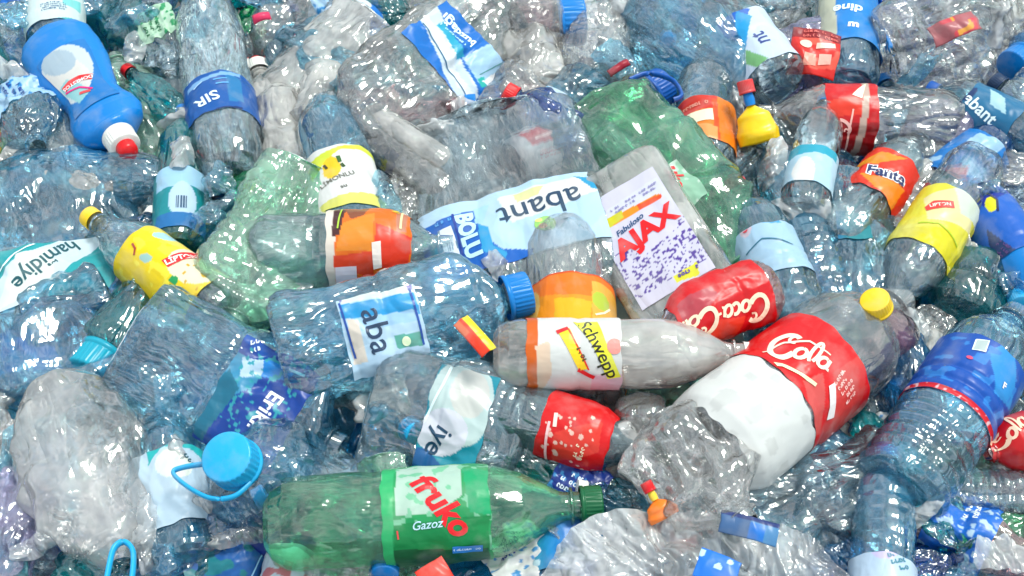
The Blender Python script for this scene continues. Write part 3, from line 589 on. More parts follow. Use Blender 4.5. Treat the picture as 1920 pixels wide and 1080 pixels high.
# --- long label jug and neighbours
B('flattened jug with long light blue abant label and BOLU band', (908, 235), (1030, 650), 350, .055, 'clear_pet', 'jug', None, flat=.42, n=3, crush=.32, name='water_jug', cat='jug', group='large water jugs', nu=110, nv=120,
  labels=[dict(s=(.27, .58), w=338, x=4, rag=.5, art=[('f', 'b8d8f2'), ('p', [(930, 370), (1100, 315), (1130, 350), (1060, 380), (960, 420)], 'e2e2e2'), ('p', [(960, 362), (1020, 345), (1010, 365), (970, 380)], 'dfe3a0'), ('p', [(1080, 318), (1160, 320), (1150, 350), (1110, 350)], '2a9ccc'),
     ('p', [(780, 425), (895, 388), (900, 440), (940, 465), (1000, 462), (990, 490), (860, 520), (800, 520)], '1465c4'), ('p', [(895, 420), (915, 430), (925, 460), (950, 470), (945, 480), (905, 470)], '30a0d8'), ('p', [(796, 440), (816, 434), (842, 500), (815, 510)], '22a5c8'), ('p', [(884, 388), (915, 380), (905, 420), (890, 420)], 'a8d6f0')],
   ink=[('t', 'abant', 1012, 387, 72, 198, '24405c', .004), ('t', 'BOLU', 877, 440, 42, -73, 'bfe6fa', .05), ('poly', [(817, 431), (845, 423), (868, 490), (842, 498)], 'dfe6ee'), ('bar', 842, 461, 46, 20, '6f8aa4'), ('s', [(848, 402), (872, 492)], 4, '1c3c94'), ('z', 828, 416, 30, 12, 1, '5fa8e8', 18), ('o', 1022, 420, 20, 18, '8fc46a'), ('o', 1018, 425, 8, 7, 'e89a5a'), ('o', 1028, 428, 6, 5, '2c7a3a'), ('o', 1010, 415, 7, 5, 'd6dc7a')])])
B('white cleaner container with red AJAX lettering and lilac flowers', (1150, 335), (1325, 630), 190, .09, 'milky_pet', 'box', None, flat=.55, n=5, crush=.10, name='cleaner_container', cat='container', group=None, nu=96, nv=110,
  labels=[dict(s=(.05, .70), w=150, x=0, rag=0, art=[('f', 'd8d4e8'), ('p', [(1100, 420), (1230, 330), (1262, 372), (1150, 450), (1130, 450)], 'dcdcea'), ('p', [(1118, 425), (1235, 362), (1243, 374), (1128, 440)], 'f0961c'), ('p', [(1122, 420), (1165, 395), (1170, 408), (1130, 440)], 'd8cf1c'), ('p', [(1195, 385), (1240, 362), (1243, 374), (1200, 398)], 'f0501c'),
     ('n', 4.2, .2, '5a3f9c', -90, 0, 90, 110), ('p', [(1140, 432), (1248, 368), (1272, 425), (1205, 485)], 'dcd6ea'), ('p', [(1262, 520), (1305, 490), (1310, 515), (1270, 530)], 'e6e23c')],
   ink=[('t', 'AJAX', 1210, 437, 57, 38, 'e4141c', .045, .1), ('t', 'Fabuloso', 1181, 424, 17, 38, '1c4a78', .02, .3), ('z', 1190, 372, 100, 18, 2, '8a84b8', 33), ('z', 1288, 510, 36, 14, 1, '5a3f9c', 30)])])
B('orange juice bottle with orange label and green fruit print', (1085, 760), (1050, 380), 168, .07, 'grey_pet', 'water', None, crush=.12,
  labels=[dict(s=(.20, .66), art=[('f', 'f8960c'), ('p', [(980, 500), (1200, 480), (1200, 540), (1060, 555), (980, 540)], 'f8780c'), ('p', [(1040, 560), (1110, 560), (1105, 600), (1040, 605)], 'e8b40c'), ('p', [(1110, 520), (1170, 515), (1170, 600), (1110, 600)], 'f0b040'), ('p', circ(1125, 553, 15, 14, ry=18), 'b8c83c'), ('p', circ(1000, 560, 12, 14, ry=26), 'f8c060'), ('p', [(980, 500), (1200, 478), (1200, 500), (980, 522)], 'd8501c')],
   ink=[('s', [(1115, 585), (1130, 575), (1140, 560)], 4, 'f6f0c0'), ('s', [(985, 590), (1010, 594)], 4, '6a2c0c')])])
B('clear tonic bottle lying sideways with white label and yellow ribbon lettering', (925, 665), (1408, 662), 132, .115, 'milky_pet', 'soda', 'white', crush=.10, seed=3, capk=.9,
  labels=[dict(s=(.13, .50), w=None, art=[('f', 'dedddb'), ('p', [(960, 560), (1008, 560), (1012, 760), (960, 760)], 'd8600c'), ('p', [(1005, 650), (1030, 640), (1035, 700), (1010, 740)], 'e6c8b0'), ('p', [(1110, 700), (1180, 700), (1180, 760), (1110, 760)], 'e6c4d0')],
   ink=[('poly', [(1076, 606), (1122, 606), (1135, 640), (1165, 705), (1140, 708), (1112, 650)], 'dfdc2c'), ('t', 'Schwepp', 1122, 652, 34, -62, '2c2810', .012, .1), ('poly', [(1044, 622), (1068, 618), (1104, 690), (1086, 694), (1062, 650)], 'f2c81c'), ('s', [(1044, 626), (1066, 618)], 9, 'd81c24', 1), ('s', [(1084, 692), (1115, 706)], 9, 'd81c24', 1), ('s', [(1066, 620), (1104, 692)], 3, 'e0301c'), ('o', 1152, 650, 14, 14, 'f08a80'), ('z', 1090, 664, 24, 14, 1, '4c4410', -62)])])
# --- coke family
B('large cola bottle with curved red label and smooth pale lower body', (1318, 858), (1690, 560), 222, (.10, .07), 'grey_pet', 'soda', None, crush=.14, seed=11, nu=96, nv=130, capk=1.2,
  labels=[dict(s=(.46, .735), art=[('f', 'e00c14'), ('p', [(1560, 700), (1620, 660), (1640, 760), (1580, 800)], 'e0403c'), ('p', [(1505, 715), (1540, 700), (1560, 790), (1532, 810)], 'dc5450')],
   ink=[('c', 'Cola', 1500, 662, 24, -27, 'f4dcc8'), ('s', [(1445, 650), (1480, 637), (1520, 640), (1555, 668)], 5, 'f4dcc8', 1), ('s', [(1420, 675), (1470, 682), (1530, 722)], 9, 'f0e2b8', 1), ('poly', [(1554, 722), (1566, 715), (1580, 765), (1568, 772)], 'e6dcdc'), ('z', 1592, 720, 34, 60, 5, 'f6c8c0', 60)]),
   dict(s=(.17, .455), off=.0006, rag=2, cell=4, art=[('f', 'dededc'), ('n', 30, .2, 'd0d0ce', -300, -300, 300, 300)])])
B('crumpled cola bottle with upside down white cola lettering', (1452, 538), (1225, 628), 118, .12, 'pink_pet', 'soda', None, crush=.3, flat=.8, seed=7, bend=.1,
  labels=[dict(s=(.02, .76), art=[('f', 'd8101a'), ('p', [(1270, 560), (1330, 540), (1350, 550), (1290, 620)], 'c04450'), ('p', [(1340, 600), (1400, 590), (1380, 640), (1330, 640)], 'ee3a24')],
   ink=[('c', 'Coca-Cola', 1352, 586, 19, 196, 'f6d8bc')])])
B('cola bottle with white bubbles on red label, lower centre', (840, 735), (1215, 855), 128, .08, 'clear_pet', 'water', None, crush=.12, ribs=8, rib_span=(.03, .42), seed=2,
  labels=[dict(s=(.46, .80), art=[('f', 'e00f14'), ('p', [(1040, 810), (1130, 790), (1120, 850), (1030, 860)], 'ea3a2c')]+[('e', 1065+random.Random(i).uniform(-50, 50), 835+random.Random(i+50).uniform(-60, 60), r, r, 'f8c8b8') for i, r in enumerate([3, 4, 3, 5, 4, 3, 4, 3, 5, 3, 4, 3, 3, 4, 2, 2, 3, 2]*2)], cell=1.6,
   ink=[('s', [(1030, 790), (1018, 860)], 5, 'f6c4c4'), ('s', [(1042, 775), (1040, 800)], 7, 'f8dcd0'), ('z', 1085, 848, 26, 22, 2, 'f8e4c0', 70)])])
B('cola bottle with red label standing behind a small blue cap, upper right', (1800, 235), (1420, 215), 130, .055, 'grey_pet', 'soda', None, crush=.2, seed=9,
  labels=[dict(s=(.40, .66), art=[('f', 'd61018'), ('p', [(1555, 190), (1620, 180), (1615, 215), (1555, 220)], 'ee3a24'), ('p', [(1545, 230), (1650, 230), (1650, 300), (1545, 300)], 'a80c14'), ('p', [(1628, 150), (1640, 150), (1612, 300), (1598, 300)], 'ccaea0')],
   ink=[('s', arc(1592, -160, 16, 14, 180, 360), 4, 'f6e6c0'), ('poly', [(1600, 180), (1635, 160), (1618, 186)], 'f6e6c8'), ('s', [(1600, 205), (1592, 240), (1590, 290)], 4, 'f4b8ac', 1), ('c', 'Ca', 1572, 240, 12, 265, 'f4b8b0')])])
B('cola label bottle cut by the right edge, pink tinted neck below', (1990, 800), (1850, 850), 100, .08, 'pink_pet', 'soda', None, crush=.15,
  labels=[dict(s=(.2, .95), art=[('f', 'd40f18')], ink=[('c', 'Cola', 1896, 812, 18, 40, 'f4ccb0')])])
B('orange soda bottle with red orange label reading Fant, right side', (1560, 460), (1735, 250), 112, .06, 'clear_pet', 'soda', None, crush=.25, seed=5,
  labels=[dict(s=(.50, .80), w=None, art=[('f', 'e8341c'), ('p', [(1620, 320), (1700, 350), (1680, 385), (1640, 350)], 'f88a1c'), ('p', [(1600, 290), (1660, 280), (1700, 300), (1650, 305)], 'e8901c')],
   ink=[('t', 'Fanta', 1663, 326, 33, -22, 'f2eef0', .09), ('t', 'Fanta', 1663, 326, 33, -22, '16265c', .035)])])
B('yellow labelled lemon tea bottle slanting down left, right side', (1835, 300), (1655, 590), 122, .075, 'clear_pet', 'soda', None, crush=.2, seed=6,
  labels=[dict(s=(.18, .53), art=[('f', 'e8dc3c'), ('p', [(1740, 360), (1800, 350), (1830, 420), (1740, 410)], 'eee0a0'), ('p', [(1700, 420), (1780, 430), (1840, 490), (1800, 500), (1700, 440)], 'dccf10'), ('p', [(1790, 350), (1840, 350), (1850, 400), (1800, 400)], 'd4dccc')],
   ink=[('poly', [(1738, 384), (1752, 376), (1786, 380), (1788, 393), (1740, 392)], 'e23a34'), ('t', 'LIPTON', 1763, 385, 11, -4, 'fbe8dc', .02), ('s', [(1725, 415), (1760, 420), (1800, 450)], 3, 'a8c020')])])
B('blue bottle with pale blotches at right, above the opaque blue one', (1760, 360), (1885, 250), 110, .05, 'deep_blue_pet', 'water', None, crush=.4,
  labels=[dict(s=(.2, .9), art=[('f', '1478c8'), ('n', 26, .15, '9fc8e8', -200, -200, 200, 200), ('p', [(1770, 315), (1815, 315), (1810, 335), (1770, 335)], 'd8707c')])])  # pale noise blotches are part of the label colour
B('glossy opaque blue detergent bottle with yellow spot at the right edge', (1960, 560), (1790, 330), 120, .06, 'blue_plastic', 'soda', None, crush=.08, name='detergent_bottle', group=None,
  labels=[dict(s=(.38, .92), art=[('f', '1560c4'), ('p', [(1780, 300), (1880, 340), (1850, 390), (1780, 360)], '102c9c'), ('p', circ(1858, 382, 11, 14, ry=16), 'e8e21c'), ('p', [(1850, 430), (1920, 480), (1920, 540), (1860, 480)], '12346c')],
   ink=[('s', [(1848, 360), (1866, 372), (1870, 396)], 4, '0c1c4c'), ('z', 1885, 470, 44, 26, 3, '5a3f7c', -40)])])
# --- right middle, ribbed water bottles
B('pale blue ribbed water bottle with red cap and light blue label', (1530, 680), (1380, 350), 128, .075, 'pale_blue_pet', 'water', 'red', crush=.12, ribs=9, rib_span=(.04, .55), seed=12,
  labels=[dict(s=(.52, .78), art=[('f', 'a9cbe6'), ('p', [(1395, 410), (1440, 395), (1460, 410), (1400, 425)], '2fa0dc'), ('p', circ(1398, 430, 12, 12, ry=15), 'd6c4d4')],
   ink=[('o', 1397, 430, 6, 8, 'd0203c'), ('s', [(1400, 475), (1430, 450), (1480, 448)], 3, '2c6a84')])])
B('clear ribbed bottle right beside the red capped ribbed bottle', (1575, 640), (1440, 240), 118, .055, 'pale_blue_pet', 'water', None, crush=.12, ribs=14, rib_amp=.06, seed=14)
B('large blue grey clear bottle with square blue sticker, right of ribbed pair', (1600, 660), (1560, 290), 200, .03, 'pale_blue_pet', 'water', None, crush=.6, seed=15,
  labels=[dict(s=(.60, .74), w=60, x=25, art=[('f', '2f6ca8'), ('gx', -20, 20, '2466a6', '2a8a94')])])
B('small upright bottle with bright blue cap and pale label, upper right', (1505, 400), (1548, 190), 88, .085, 'clear_pet', 'water', 'blue', crush=.15,
  labels=[dict(s=(.30, .62), art=[('f', 'b4d8ec'), ('p', [(1470, 250), (1570, 265), (1570, 290), (1470, 285)], '2aa4c0'), ('p', circ(1508, 320, 20, 14, ry=28), 'e6e6e6')], ink=[('s', arc(1538, -315, 5, 6, 90, 400), 2.5, '3a5f7c')])])
B('grey clear bottle left of the small blue capped bottle', (1400, 330), (1290, 270), 120, .03, 'clear_pet', 'water', None, crush=.6, ribs=6)
B('grey ribbed clear bottle under the yellow nozzle pouch', (1480, 260), (1300, 350), 140, .02, 'clear_pet', 'soda', None, crush=.7, ribs=8)
B('dark blue labelled ribbed bottle with red rim, lower right', (1680, 925), (1905, 585), 176, .085, 'pale_blue_pet', 'water', None, crush=.08, ribs=8, rib_amp=.05, rib_span=(.05, .52), seed=17, nu=96, nv=140,
  labels=[dict(s=(.55, .83), art=[('f', '0c50b0'), ('p', [(1850, 660), (1900, 640), (1910, 740), (1870, 730)], '2c8fd8'), ('n', 14, .3, '2a7cd0', -100, -60, 100, 60)],
   ink=[('poly', [(1832, 636), (1854, 641), (1846, 662), (1824, 656)], 'aab8b8'), ('s', [(1832, 636), (1854, 641), (1846, 662), (1824, 656), (1832, 636)], 3, 'dfeef0'), ('o', 1818, 672, 6, 4, 'd04a70'), ('t', 'F', 1886, 716, 18, -20, 'e8e0e8', .04)]),
   dict(s=(.525, .552), off=.0016, rag=0, art=[('f', 'd8182c'), ('n', 7, .3, 'f0c8d0', -200, -60, 200, 60)])])
B('teal bottomed clear bottle with five foot base showing, right side', (1790, 600), (1850, 470), 150, .04, 'teal_pet', 'soda', None, crush=.3)
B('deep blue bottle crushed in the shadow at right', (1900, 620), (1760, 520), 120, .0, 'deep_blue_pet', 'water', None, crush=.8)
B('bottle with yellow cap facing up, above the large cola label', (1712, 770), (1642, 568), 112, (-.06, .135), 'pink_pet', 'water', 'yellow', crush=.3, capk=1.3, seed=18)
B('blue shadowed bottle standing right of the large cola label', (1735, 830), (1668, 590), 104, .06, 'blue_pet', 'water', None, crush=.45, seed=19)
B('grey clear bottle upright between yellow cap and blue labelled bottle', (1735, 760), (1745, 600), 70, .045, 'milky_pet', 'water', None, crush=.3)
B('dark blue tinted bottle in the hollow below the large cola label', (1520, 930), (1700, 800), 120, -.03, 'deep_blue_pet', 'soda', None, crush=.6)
B('clear crushed bottle in shade left of the upright one, lower right', (1500, 850), (1585, 1000), 92, .06, 'pale_blue_pet', 'soda', None, crush=.7)
B('upright clear bottle with pale label at the bottom right', (1652, 1160), (1662, 850), 118, .08, 'pale_blue_pet', 'water', 'blue', crush=.1, ribs=5, rib_span=(.3, .7),
  labels=[dict(s=(.12, .40), art=[('f', 'b9cfe6'), ('p', circ(1660, 1030, 26, 14, ry=20), 'c9bfe6')], ink=[('z', 1682, 1050, 24, 40, 3, '3f7f94', 20)])])
B('horizontal ribbed clear bottle at the right edge, bottom', (1990, 935), (1690, 915), 96, .055, 'clear_pet', 'water', None, crush=.12, ribs=9, rib_amp=.08, rib_span=(.05, .8), seed=23)
B('crumpled teal and clear bottle at the bottom right corner', (1960, 1060), (1760, 980), 130, .0, 'teal_pet', 'soda', None, crush=1.0)
B('dark crumpled bottle beside the upright clear bottle, bottom right', (1720, 1100), (1860, 1000), 120, .03, 'pale_blue_pet', 'soda', None, crush=1.1)
B('pink tinted clear bottle below the cola label at the right edge', (1980, 900), (1830, 880), 76, .05, 'pink_pet', 'water', None, crush=.3)
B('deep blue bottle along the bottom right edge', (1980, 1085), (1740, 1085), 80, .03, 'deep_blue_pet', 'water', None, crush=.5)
B('small red labelled bottle end below the shaded clear bottle', (1500, 950), (1640, 1060), 70, .04, 'pink_pet', 'soda', None, crush=.3,
  labels=[dict(s=(.2, .9), art=[('f', 'b80812')], ink=[('c', 'C', 1594, 1022, 12, -30, 'f6b8b0'), ('s', [(1570, 975), (1605, 1008)], 5, 'e89a90', 1)])])
# --- centre bottom
B('clear bottle seen end on with round base, centre right', (1200, 748), (1212, 905), 98, (.10, .02), 'grey_pet', 'soda', None, crush=.12, seed=24)
B('crumpled pale clear bottle covering the base of the large cola bottle', (1225, 800), (1400, 985), 190, .115, 'grey_pet', 'soda', None, crush=1.3, flat=.75, seed=25, nu=96, nv=120)
B('grey clear bottle crushed flat above the white film, centre right', (1370, 930), (1520, 880), 130, .05, 'grey_pet', 'water', None, crush=1.1, flat=.6)
B('smoky clear bottle right of the bubble label', (1140, 950), (1170, 790), 90, .02, 'grey_pet', 'water', None, crush=.4)
B('bottle with blue and aqua label below the green cap', (1050, 1110), (1070, 940), 120, .05, 'blue_pet', 'water', None, crush=.3,
  labels=[dict(s=(.25, .85), art=[('f', '0c74cc'), ('gx', -60, 40, '2fa0c8', '1458d8'), ('n', 20, .3, 'c8e8f4', -200, -200, 200, -10)])])
B('clear bottle with grey cast lying under the bubble cola label', (900, 760), (1010, 720), 110, .03, 'grey_pet', 'water', None, crush=.4, ribs=6)
B('pale bottle lying under the green bottle at the bottom edge', (760, 1075), (1060, 1050), 90, .02, 'pale_green_pet', 'water', None, crush=.5)
B('white labelled bottle end at the bottom edge left of the red scrap', (530, 1110), (560, 980), 90, .04, 'deep_blue_pet', 'water', None, crush=.3,
  labels=[dict(s=(.1, .7), art=[('f', 'cfd8e4'), ('n', 20, .2, 'd07a80', -200, -200, 200, 0)])])
B('clear jug with tilted abant label and blue cap, centre', (520, 665), (975, 553), 200, .105, 'pale_blue_pet', 'jug', 'blue', flat=.65, crush=.45, capk=1.5, name='water_jug', cat='jug', group='large water jugs', seed=31, nu=96, nv=120,
  labels=[dict(s=(.28, .60), w=160, x=10, rag=.4, art=[('f', 'bcd8f0'), ('p', [(610, 510), (765, 500), (775, 540), (640, 572)], '7a74b4'), ('p', [(640, 572), (640, 556), (760, 530), (765, 545)], 'd8e4e0'), ('p', [(635, 575), (775, 545), (790, 590), (640, 600)], '2a9ad8'), ('p', [(650, 600), (780, 580), (790, 600), (650, 625)], 'a8cff0'), ('p', [(650, 600), (670, 600), (690, 680), (665, 690)], 'e6d8cc'), ('p', [(740, 630), (790, 620), (795, 650), (745, 655)], '5aa89a')],
   ink=[('t', 'aba', 706, 620, 62, -74, '2a3f5c', .006), ('z', 690, 535, 120, 24, 1, '2c3c8c', 12), ('s', [(622, 525), (668, 675)], 4, '2a4f9c'), ('s', [(762, 512), (796, 648)], 4, '2a4f9c'), ('o', 762, 640, 10, 8, 'd8e8c0')])])
B('orange drink bottle lying sideways with orange and red label', (470, 478), (850, 462), 150, .085, 'clear_pet', 'soda', None, crush=.12, seed=33,
  labels=[dict(s=(.37, .79), art=[('f', 'f0700c'), ('p', [(600, 380), (628, 380), (628, 540), (600, 540)], 'e6d8cc'), ('p', [(620, 390), (645, 390), (638, 440), (622, 445)], '4a1c20'), ('p', [(640, 392), (690, 385), (680, 405), (655, 412)], '8c4a2c'), ('p', [(705, 420), (770, 440), (768, 510), (700, 500)], 'e8381c'), ('p', [(625, 480), (700, 470), (700, 520), (625, 500)], 'e0401c'), ('p', [(740, 380), (765, 380), (760, 430), (742, 430)], 'c87a5a'), ('p', [(640, 420), (700, 400), (700, 470), (630, 470)], 'f08c24')],
   ink=[('poly', [(697, 455), (714, 452), (716, 500), (700, 504)], 'e8dcd4'), ('poly', [(628, 500), (668, 498), (668, 530), (628, 530)], 'dcd4e0'), ('s', [(636, 395), (632, 430)], 3, 'a8c83c'), ('s', [(752, 385), (750, 425)], 4, 'e8d8a0'), ('t', 'N', 740, 392, 18, 90, 'f0d020', .04)])])
B('clear bottle with orange glimpse between the two abant labels', (780, 560), (900, 500), 120, .045, 'lilac_pet', 'soda', None, crush=.9)
B('crumpled grey bottle with yellow scraps left of the tonic bottle', (790, 640), (930, 580), 110, .055, 'grey_pet', 'soda', None, crush=1.0)
# --- top right
B('large dented blue grey jug at the top right of centre', (1180, 20), (1410, 170), 190, .06, 'pale_blue_pet', 'egg', None, crush=.45, flat=.7, name='water_jug', cat='jug', group='large water jugs', nu=96, nv=120, seed=41)
B('deep blue jug crumpled at the top edge above the dented jug', (1230, -30), (1360, 30), 110, .05, 'deep_blue_pet', 'soda', None, crush=.8)
B('bottle with blue white label reading nt at the top right', (1460, 160), (1330, -10), 120, .07, 'clear_pet', 'water', None, crush=.25,
  labels=[dict(s=(.25, .75), art=[('f', 'cfdff4'), ('p', [(1330, 20), (1400, 10), (1385, 80), (1360, 70)], '0c64cc'), ('p', [(1380, 20), (1405, 25), (1400, 90), (1380, 80)], '1fa0e0'), ('p', [(1400, 95), (1440, 110), (1430, 130), (1400, 120)], '7ab87a')],
   ink=[('t', 'nt', 1424, 70, 40, 128, '3a4a8c', .01)])])
JUG_B = B('pale green bottle with dark blue cap and ring, right of centre top', (1130, 230), (1232, 168), 104, .06, 'pale_green_pet', 'water', 'dark_blue', crush=.3, capk=2.0)
B('orange labelled bottle seen from the side above the ribbed bottles', (1320, 320), (1325, 90), 112, .055, 'clear_pet', 'soda', 'green', crush=.2,
  labels=[dict(s=(.28, .62), art=[('f', 'f0801c'), ('p', [(1262, 180), (1345, 178), (1345, 200), (1270, 215)], 'd8301c'), ('p', [(1335, 185), (1345, 185), (1350, 260), (1340, 260)], 'e8501c'), ('p', [(1290, 235), (1345, 235), (1345, 262), (1290, 262)], 'f8a05a')],
   ink=[('poly', [(1286, 212), (1336, 204), (1338, 226), (1288, 234)], 'e4dcc0'), ('z', 1300, 196, 60, 12, 1, 'f0907a', 8)])])
B('clear crushed bottle behind the red wrapper, top right', (1440, 130), (1620, 60), 120, .03, 'lilac_pet', 'soda', None, crush=.8)
B('dark plum shaded bottle below the red wrapper', (1520, 150), (1650, 110), 80, .04, 'pink_pet', 'soda', None, crush=.8)
B('water bottle with bright blue label at the top edge, right', (1592, 160), (1588, -160), 104, .055, 'pale_blue_pet', 'water', None, crush=.15,
  labels=[dict(s=(.28, .70), art=[('f', '1c86d8'), ('p', [(1530, -60), (1565, -60), (1570, 60), (1535, 60)], 'd8d8c0')], ink=[('t', 'dine', 1590, 16, 30, 180, 'e8f8ff', .03), ('t', 'm', 1600, 46, 24, 0, 'f4fbff', .05)])])
B('dark blue bottle crumpled right of the bright blue label', (1780, 20), (1640, 90), 90, .035, 'deep_blue_pet', 'soda', None, crush=.6)
B('large grey crushed clear jug with star creases, top right', (1660, 120), (1900, 60), 190, .055, 'grey_pet', 'jug', None, flat=.5, crush=1.0, name='water_jug', cat='jug', group='large water jugs', nu=110, nv=140, seed=44)
B('bottle with dark navy cap in front of the star creased jug', (1990, 240), (1868, 158), 90, .06, 'clear_pet', 'water', 'navy', crush=.4, capk=1.3)
B('bright blue capped bottle cut by the right edge near the top', (1990, 60), (1905, 120), 90, .06, 'blue_pet', 'water', 'blue', crush=.3, capk=2.0)
B('slanted bottle with dark teal abant label at the right', (1945, 265), (1745, 170), 100, .065, 'pale_blue_pet', 'water', 'dark_blue', crush=.2,
  labels=[dict(s=(.25, .72), art=[('f', '1c6f9c'), ('p', [(1780, 160), (1830, 165), (1820, 190), (1775, 190)], '12356c'), ('p', [(1850, 165), (1880, 185), (1885, 215), (1855, 195)], 'a8d0dc')], ink=[('t', 'abant', 1838, 205, 32, -42, 'e4f4fa', .02)])])
B('lilac tinted crushed bottle below the dark teal label', (1700, 230), (1840, 290), 120, .045, 'lilac_pet', 'soda', None, crush=.7)
B('clear grey bottle right of the red cola label, dented', (1790, 330), (1640, 290), 110, .03, 'grey_pet', 'soda', None, crush=.6)
B('pale blue bottle at the right edge below the dark teal label', (1960, 300), (1880, 220), 120, .035, 'pale_blue_pet', 'water', None, crush=.6)
B('clear bottle in the corner at top right', (1960, -30), (1840, 40), 100, .03, 'grey_pet', 'soda', None, crush=.6)
B('grey clear bottle at the top between blue grey jug and blue label', (1500, -40), (1400, 40), 110, .03, 'grey_pet', 'water', None, crush=.7)
B('blue sheen bottle right edge above the cola label', (1960, 700), (1880, 520), 110, .03, 'blue_pet', 'soda', None, crush=.6)

# ================================================================== scraps, pouches, films
sheet('red_wrapper', 'red crumpled wrapper with pale print near the top right', 'wrapper', 1527, 96, .095, 92, 96, -12, art=[('f', 'd42a24'), ('n', 22, .2, 'e85a48', -60, -60, 60, 60), ('r', -50, 25, 50, 60, '8c1c24')],
      ink=[('o', -18, 12, 12, 9, 'f0c8b8'), ('poly', [(2, 4), (38, 12), (36, 22), (2, 16)], 'f0c0b0'), ('poly', [(-18, -34), (6, -30), (4, -8), (-18, -8)], 'f09a88'), ('poly', [(10, -28), (34, -22), (32, -2), (10, -6)], 'f0b0a0'), ('z', -25, 26, 38, 46, 2, 'e06a60', 0)], amp=.16, curl=.2, seed=3)
sheet('yellow_red_wrapper', 'narrow yellow and red wrapper strip above the teal label', 'wrapper', 890, 628, .165, 84, 34, -52, art=[('f', 'e83a1c'), ('r', -60, 4, 60, 30, 'ecd41c'), ('r', -60, -30, -10, -4, 'e86a3c')], amp=.05, seed=8)
sheet('crumpled_film', 'large pale crumpled plastic film along the bottom, right of centre', 'film', 1200, 1070, .09, 340, 210, 14, 'film', amp=.34, f=1.6, curl=.2, seed=5, outline='ell', dens=3)
sheet('crumpled_film', 'pale crumpled film right of the larger one at the bottom', 'film', 1460, 1060, .085, 270, 170, -16, 'film', amp=.34, f=1.8, curl=.2, seed=9, outline='ell', dens=3)
sheet('label_scrap', 'torn blue label scrap on the pale films, tip to the left', 'label scrap', 1405, 988, .13, 110, 44, -18, art=[('f', '4a80b0'), ('r', -60, -30, 0, 30, '3c5f8c'), ('r', 0, -20, 30, 10, '1f6cc0'), ('r', -60, 12, 60, 30, '142c6c')], amp=.10, seed=11)
sheet('label_scrap', 'bright blue label scrap at the bottom edge on the films', 'label scrap', 1345, 1066, .13, 80, 60, -25, art=[('f', '1c6fd0'), ('n', 20, .1, 'b8daf4', -60, 0, 60, 60)], amp=.14, seed=12)
sheet('label_scrap', 'small red scrap at the bottom edge below the green bottle', 'label scrap', 815, 1076, .09, 60, 50, 35, art=[('f', 'ee2c14')], amp=.1, seed=13)
sheet('label_scrap', 'small dark red scrap left of the crushed green bottle top', 'label scrap', 1160, 124, .09, 46, 16, 35, art=[('f', '9c1c30')], amp=.1, seed=14)
sheet('label_scrap', 'tiny pink red scrap at the top left of centre', 'label scrap', 490, 30, .09, 34, 18, 20, art=[('f', 'd8305c')], amp=.1, seed=15)
sheet('crumpled_film', 'clear film crumpled over the bottles at the bottom left corner', 'film', 60, 900, .06, 180, 300, 10, 'blue_film', amp=.30, f=1.6, curl=.2, seed=16, outline='ell', dens=3)
sheet('crumpled_film', 'greenish clear film lying over the bottle below the yellow label', 'film', 440, 570, .085, 260, 90, 18, 'film', amp=.12, f=1.4, curl=.1, seed=17, outline='ell', dens=3)
sheet('red_scrap', 'faded red print scrap on the star creased jug', 'label scrap', 1790, 50, .11, 90, 44, 20, art=[('f', 'a85a60'), ('n', 16, .2, 'c8404c', -60, -60, 60, 60), ('n', 14, .4, 'e09a3c', 0, -60, 60, 60)], amp=.14, seed=18)

def pouch(label, cx, cy, z, w, ht, rot, col, cap, nozzle, seed=1):
    """stand-up pouch or squeezer with a nozzle and a small cap"""
    O = P(cx, cy, z); px = mpp(O); v = (CAM-O).normalized()
    y = CR*math.cos(math.radians(rot))+CU*math.sin(math.radians(rot)); x = y.cross(v)
    M = Matrix((x, y, v)).transposed().to_4x4(); M.translation = O
    e = root('squeeze_bottle', label, 'squeeze bottle', None, M)
    t = np.linspace(0, 1, 30); th = np.linspace(0, 2*math.pi, 40, endpoint=False)
    R = np.interp(t, [0, .03, .3, .75, .92, 1], [.02, .92, 1, .7, .3, .16])*w/2*px
    T, A = np.repeat(t, 40), np.tile(th, 30); RR = np.repeat(R, 40)
    V = np.stack([RR*np.cos(A)*(1+.08*vno(np.stack([T*4+seed, A, 0*A], -1))), (T-.5)*ht*px, RR*.6*np.sin(A)*(1+.15*vno(np.stack([T*5+seed, A+3, 0*A], -1)))], -1)
    link('body', grid_mesh('body', V, 40, 30, wrap_u=True), col, e)
    top = Vector((0, .5*ht*px, 0)); r = w*.12*px
    nz = link('nozzle', lathe([(r, 0, 0), (r*1.1, r*1.2, 0), (r*.9, r*2.6, 0), (r*.7, r*3, 0), (r*.01, r*3, 0)]), nozzle, e, top); nz.rotation_euler = (-math.pi/2, 0, 0)
    c_ = link('cap', cap_mesh(r*1.6, r*2.6), cap, e, top+Vector((0, r*2.4, 0))); c_.rotation_euler = (-math.pi/2, 0, 0)
    return e
pouch('yellow squeeze bottle with blue nozzle and red cap, upper right', 1416, 234, .088, 80, 74, 104, 'yellow_plastic', 'red_plastic', 'blue_plastic', 2)
pouch('small amber squeeze bottle with red cap above the pale film', 1238, 955, .105, 62, 40, 118, 'orange_plastic', 'red_plastic', 'yellow_plastic', 5)

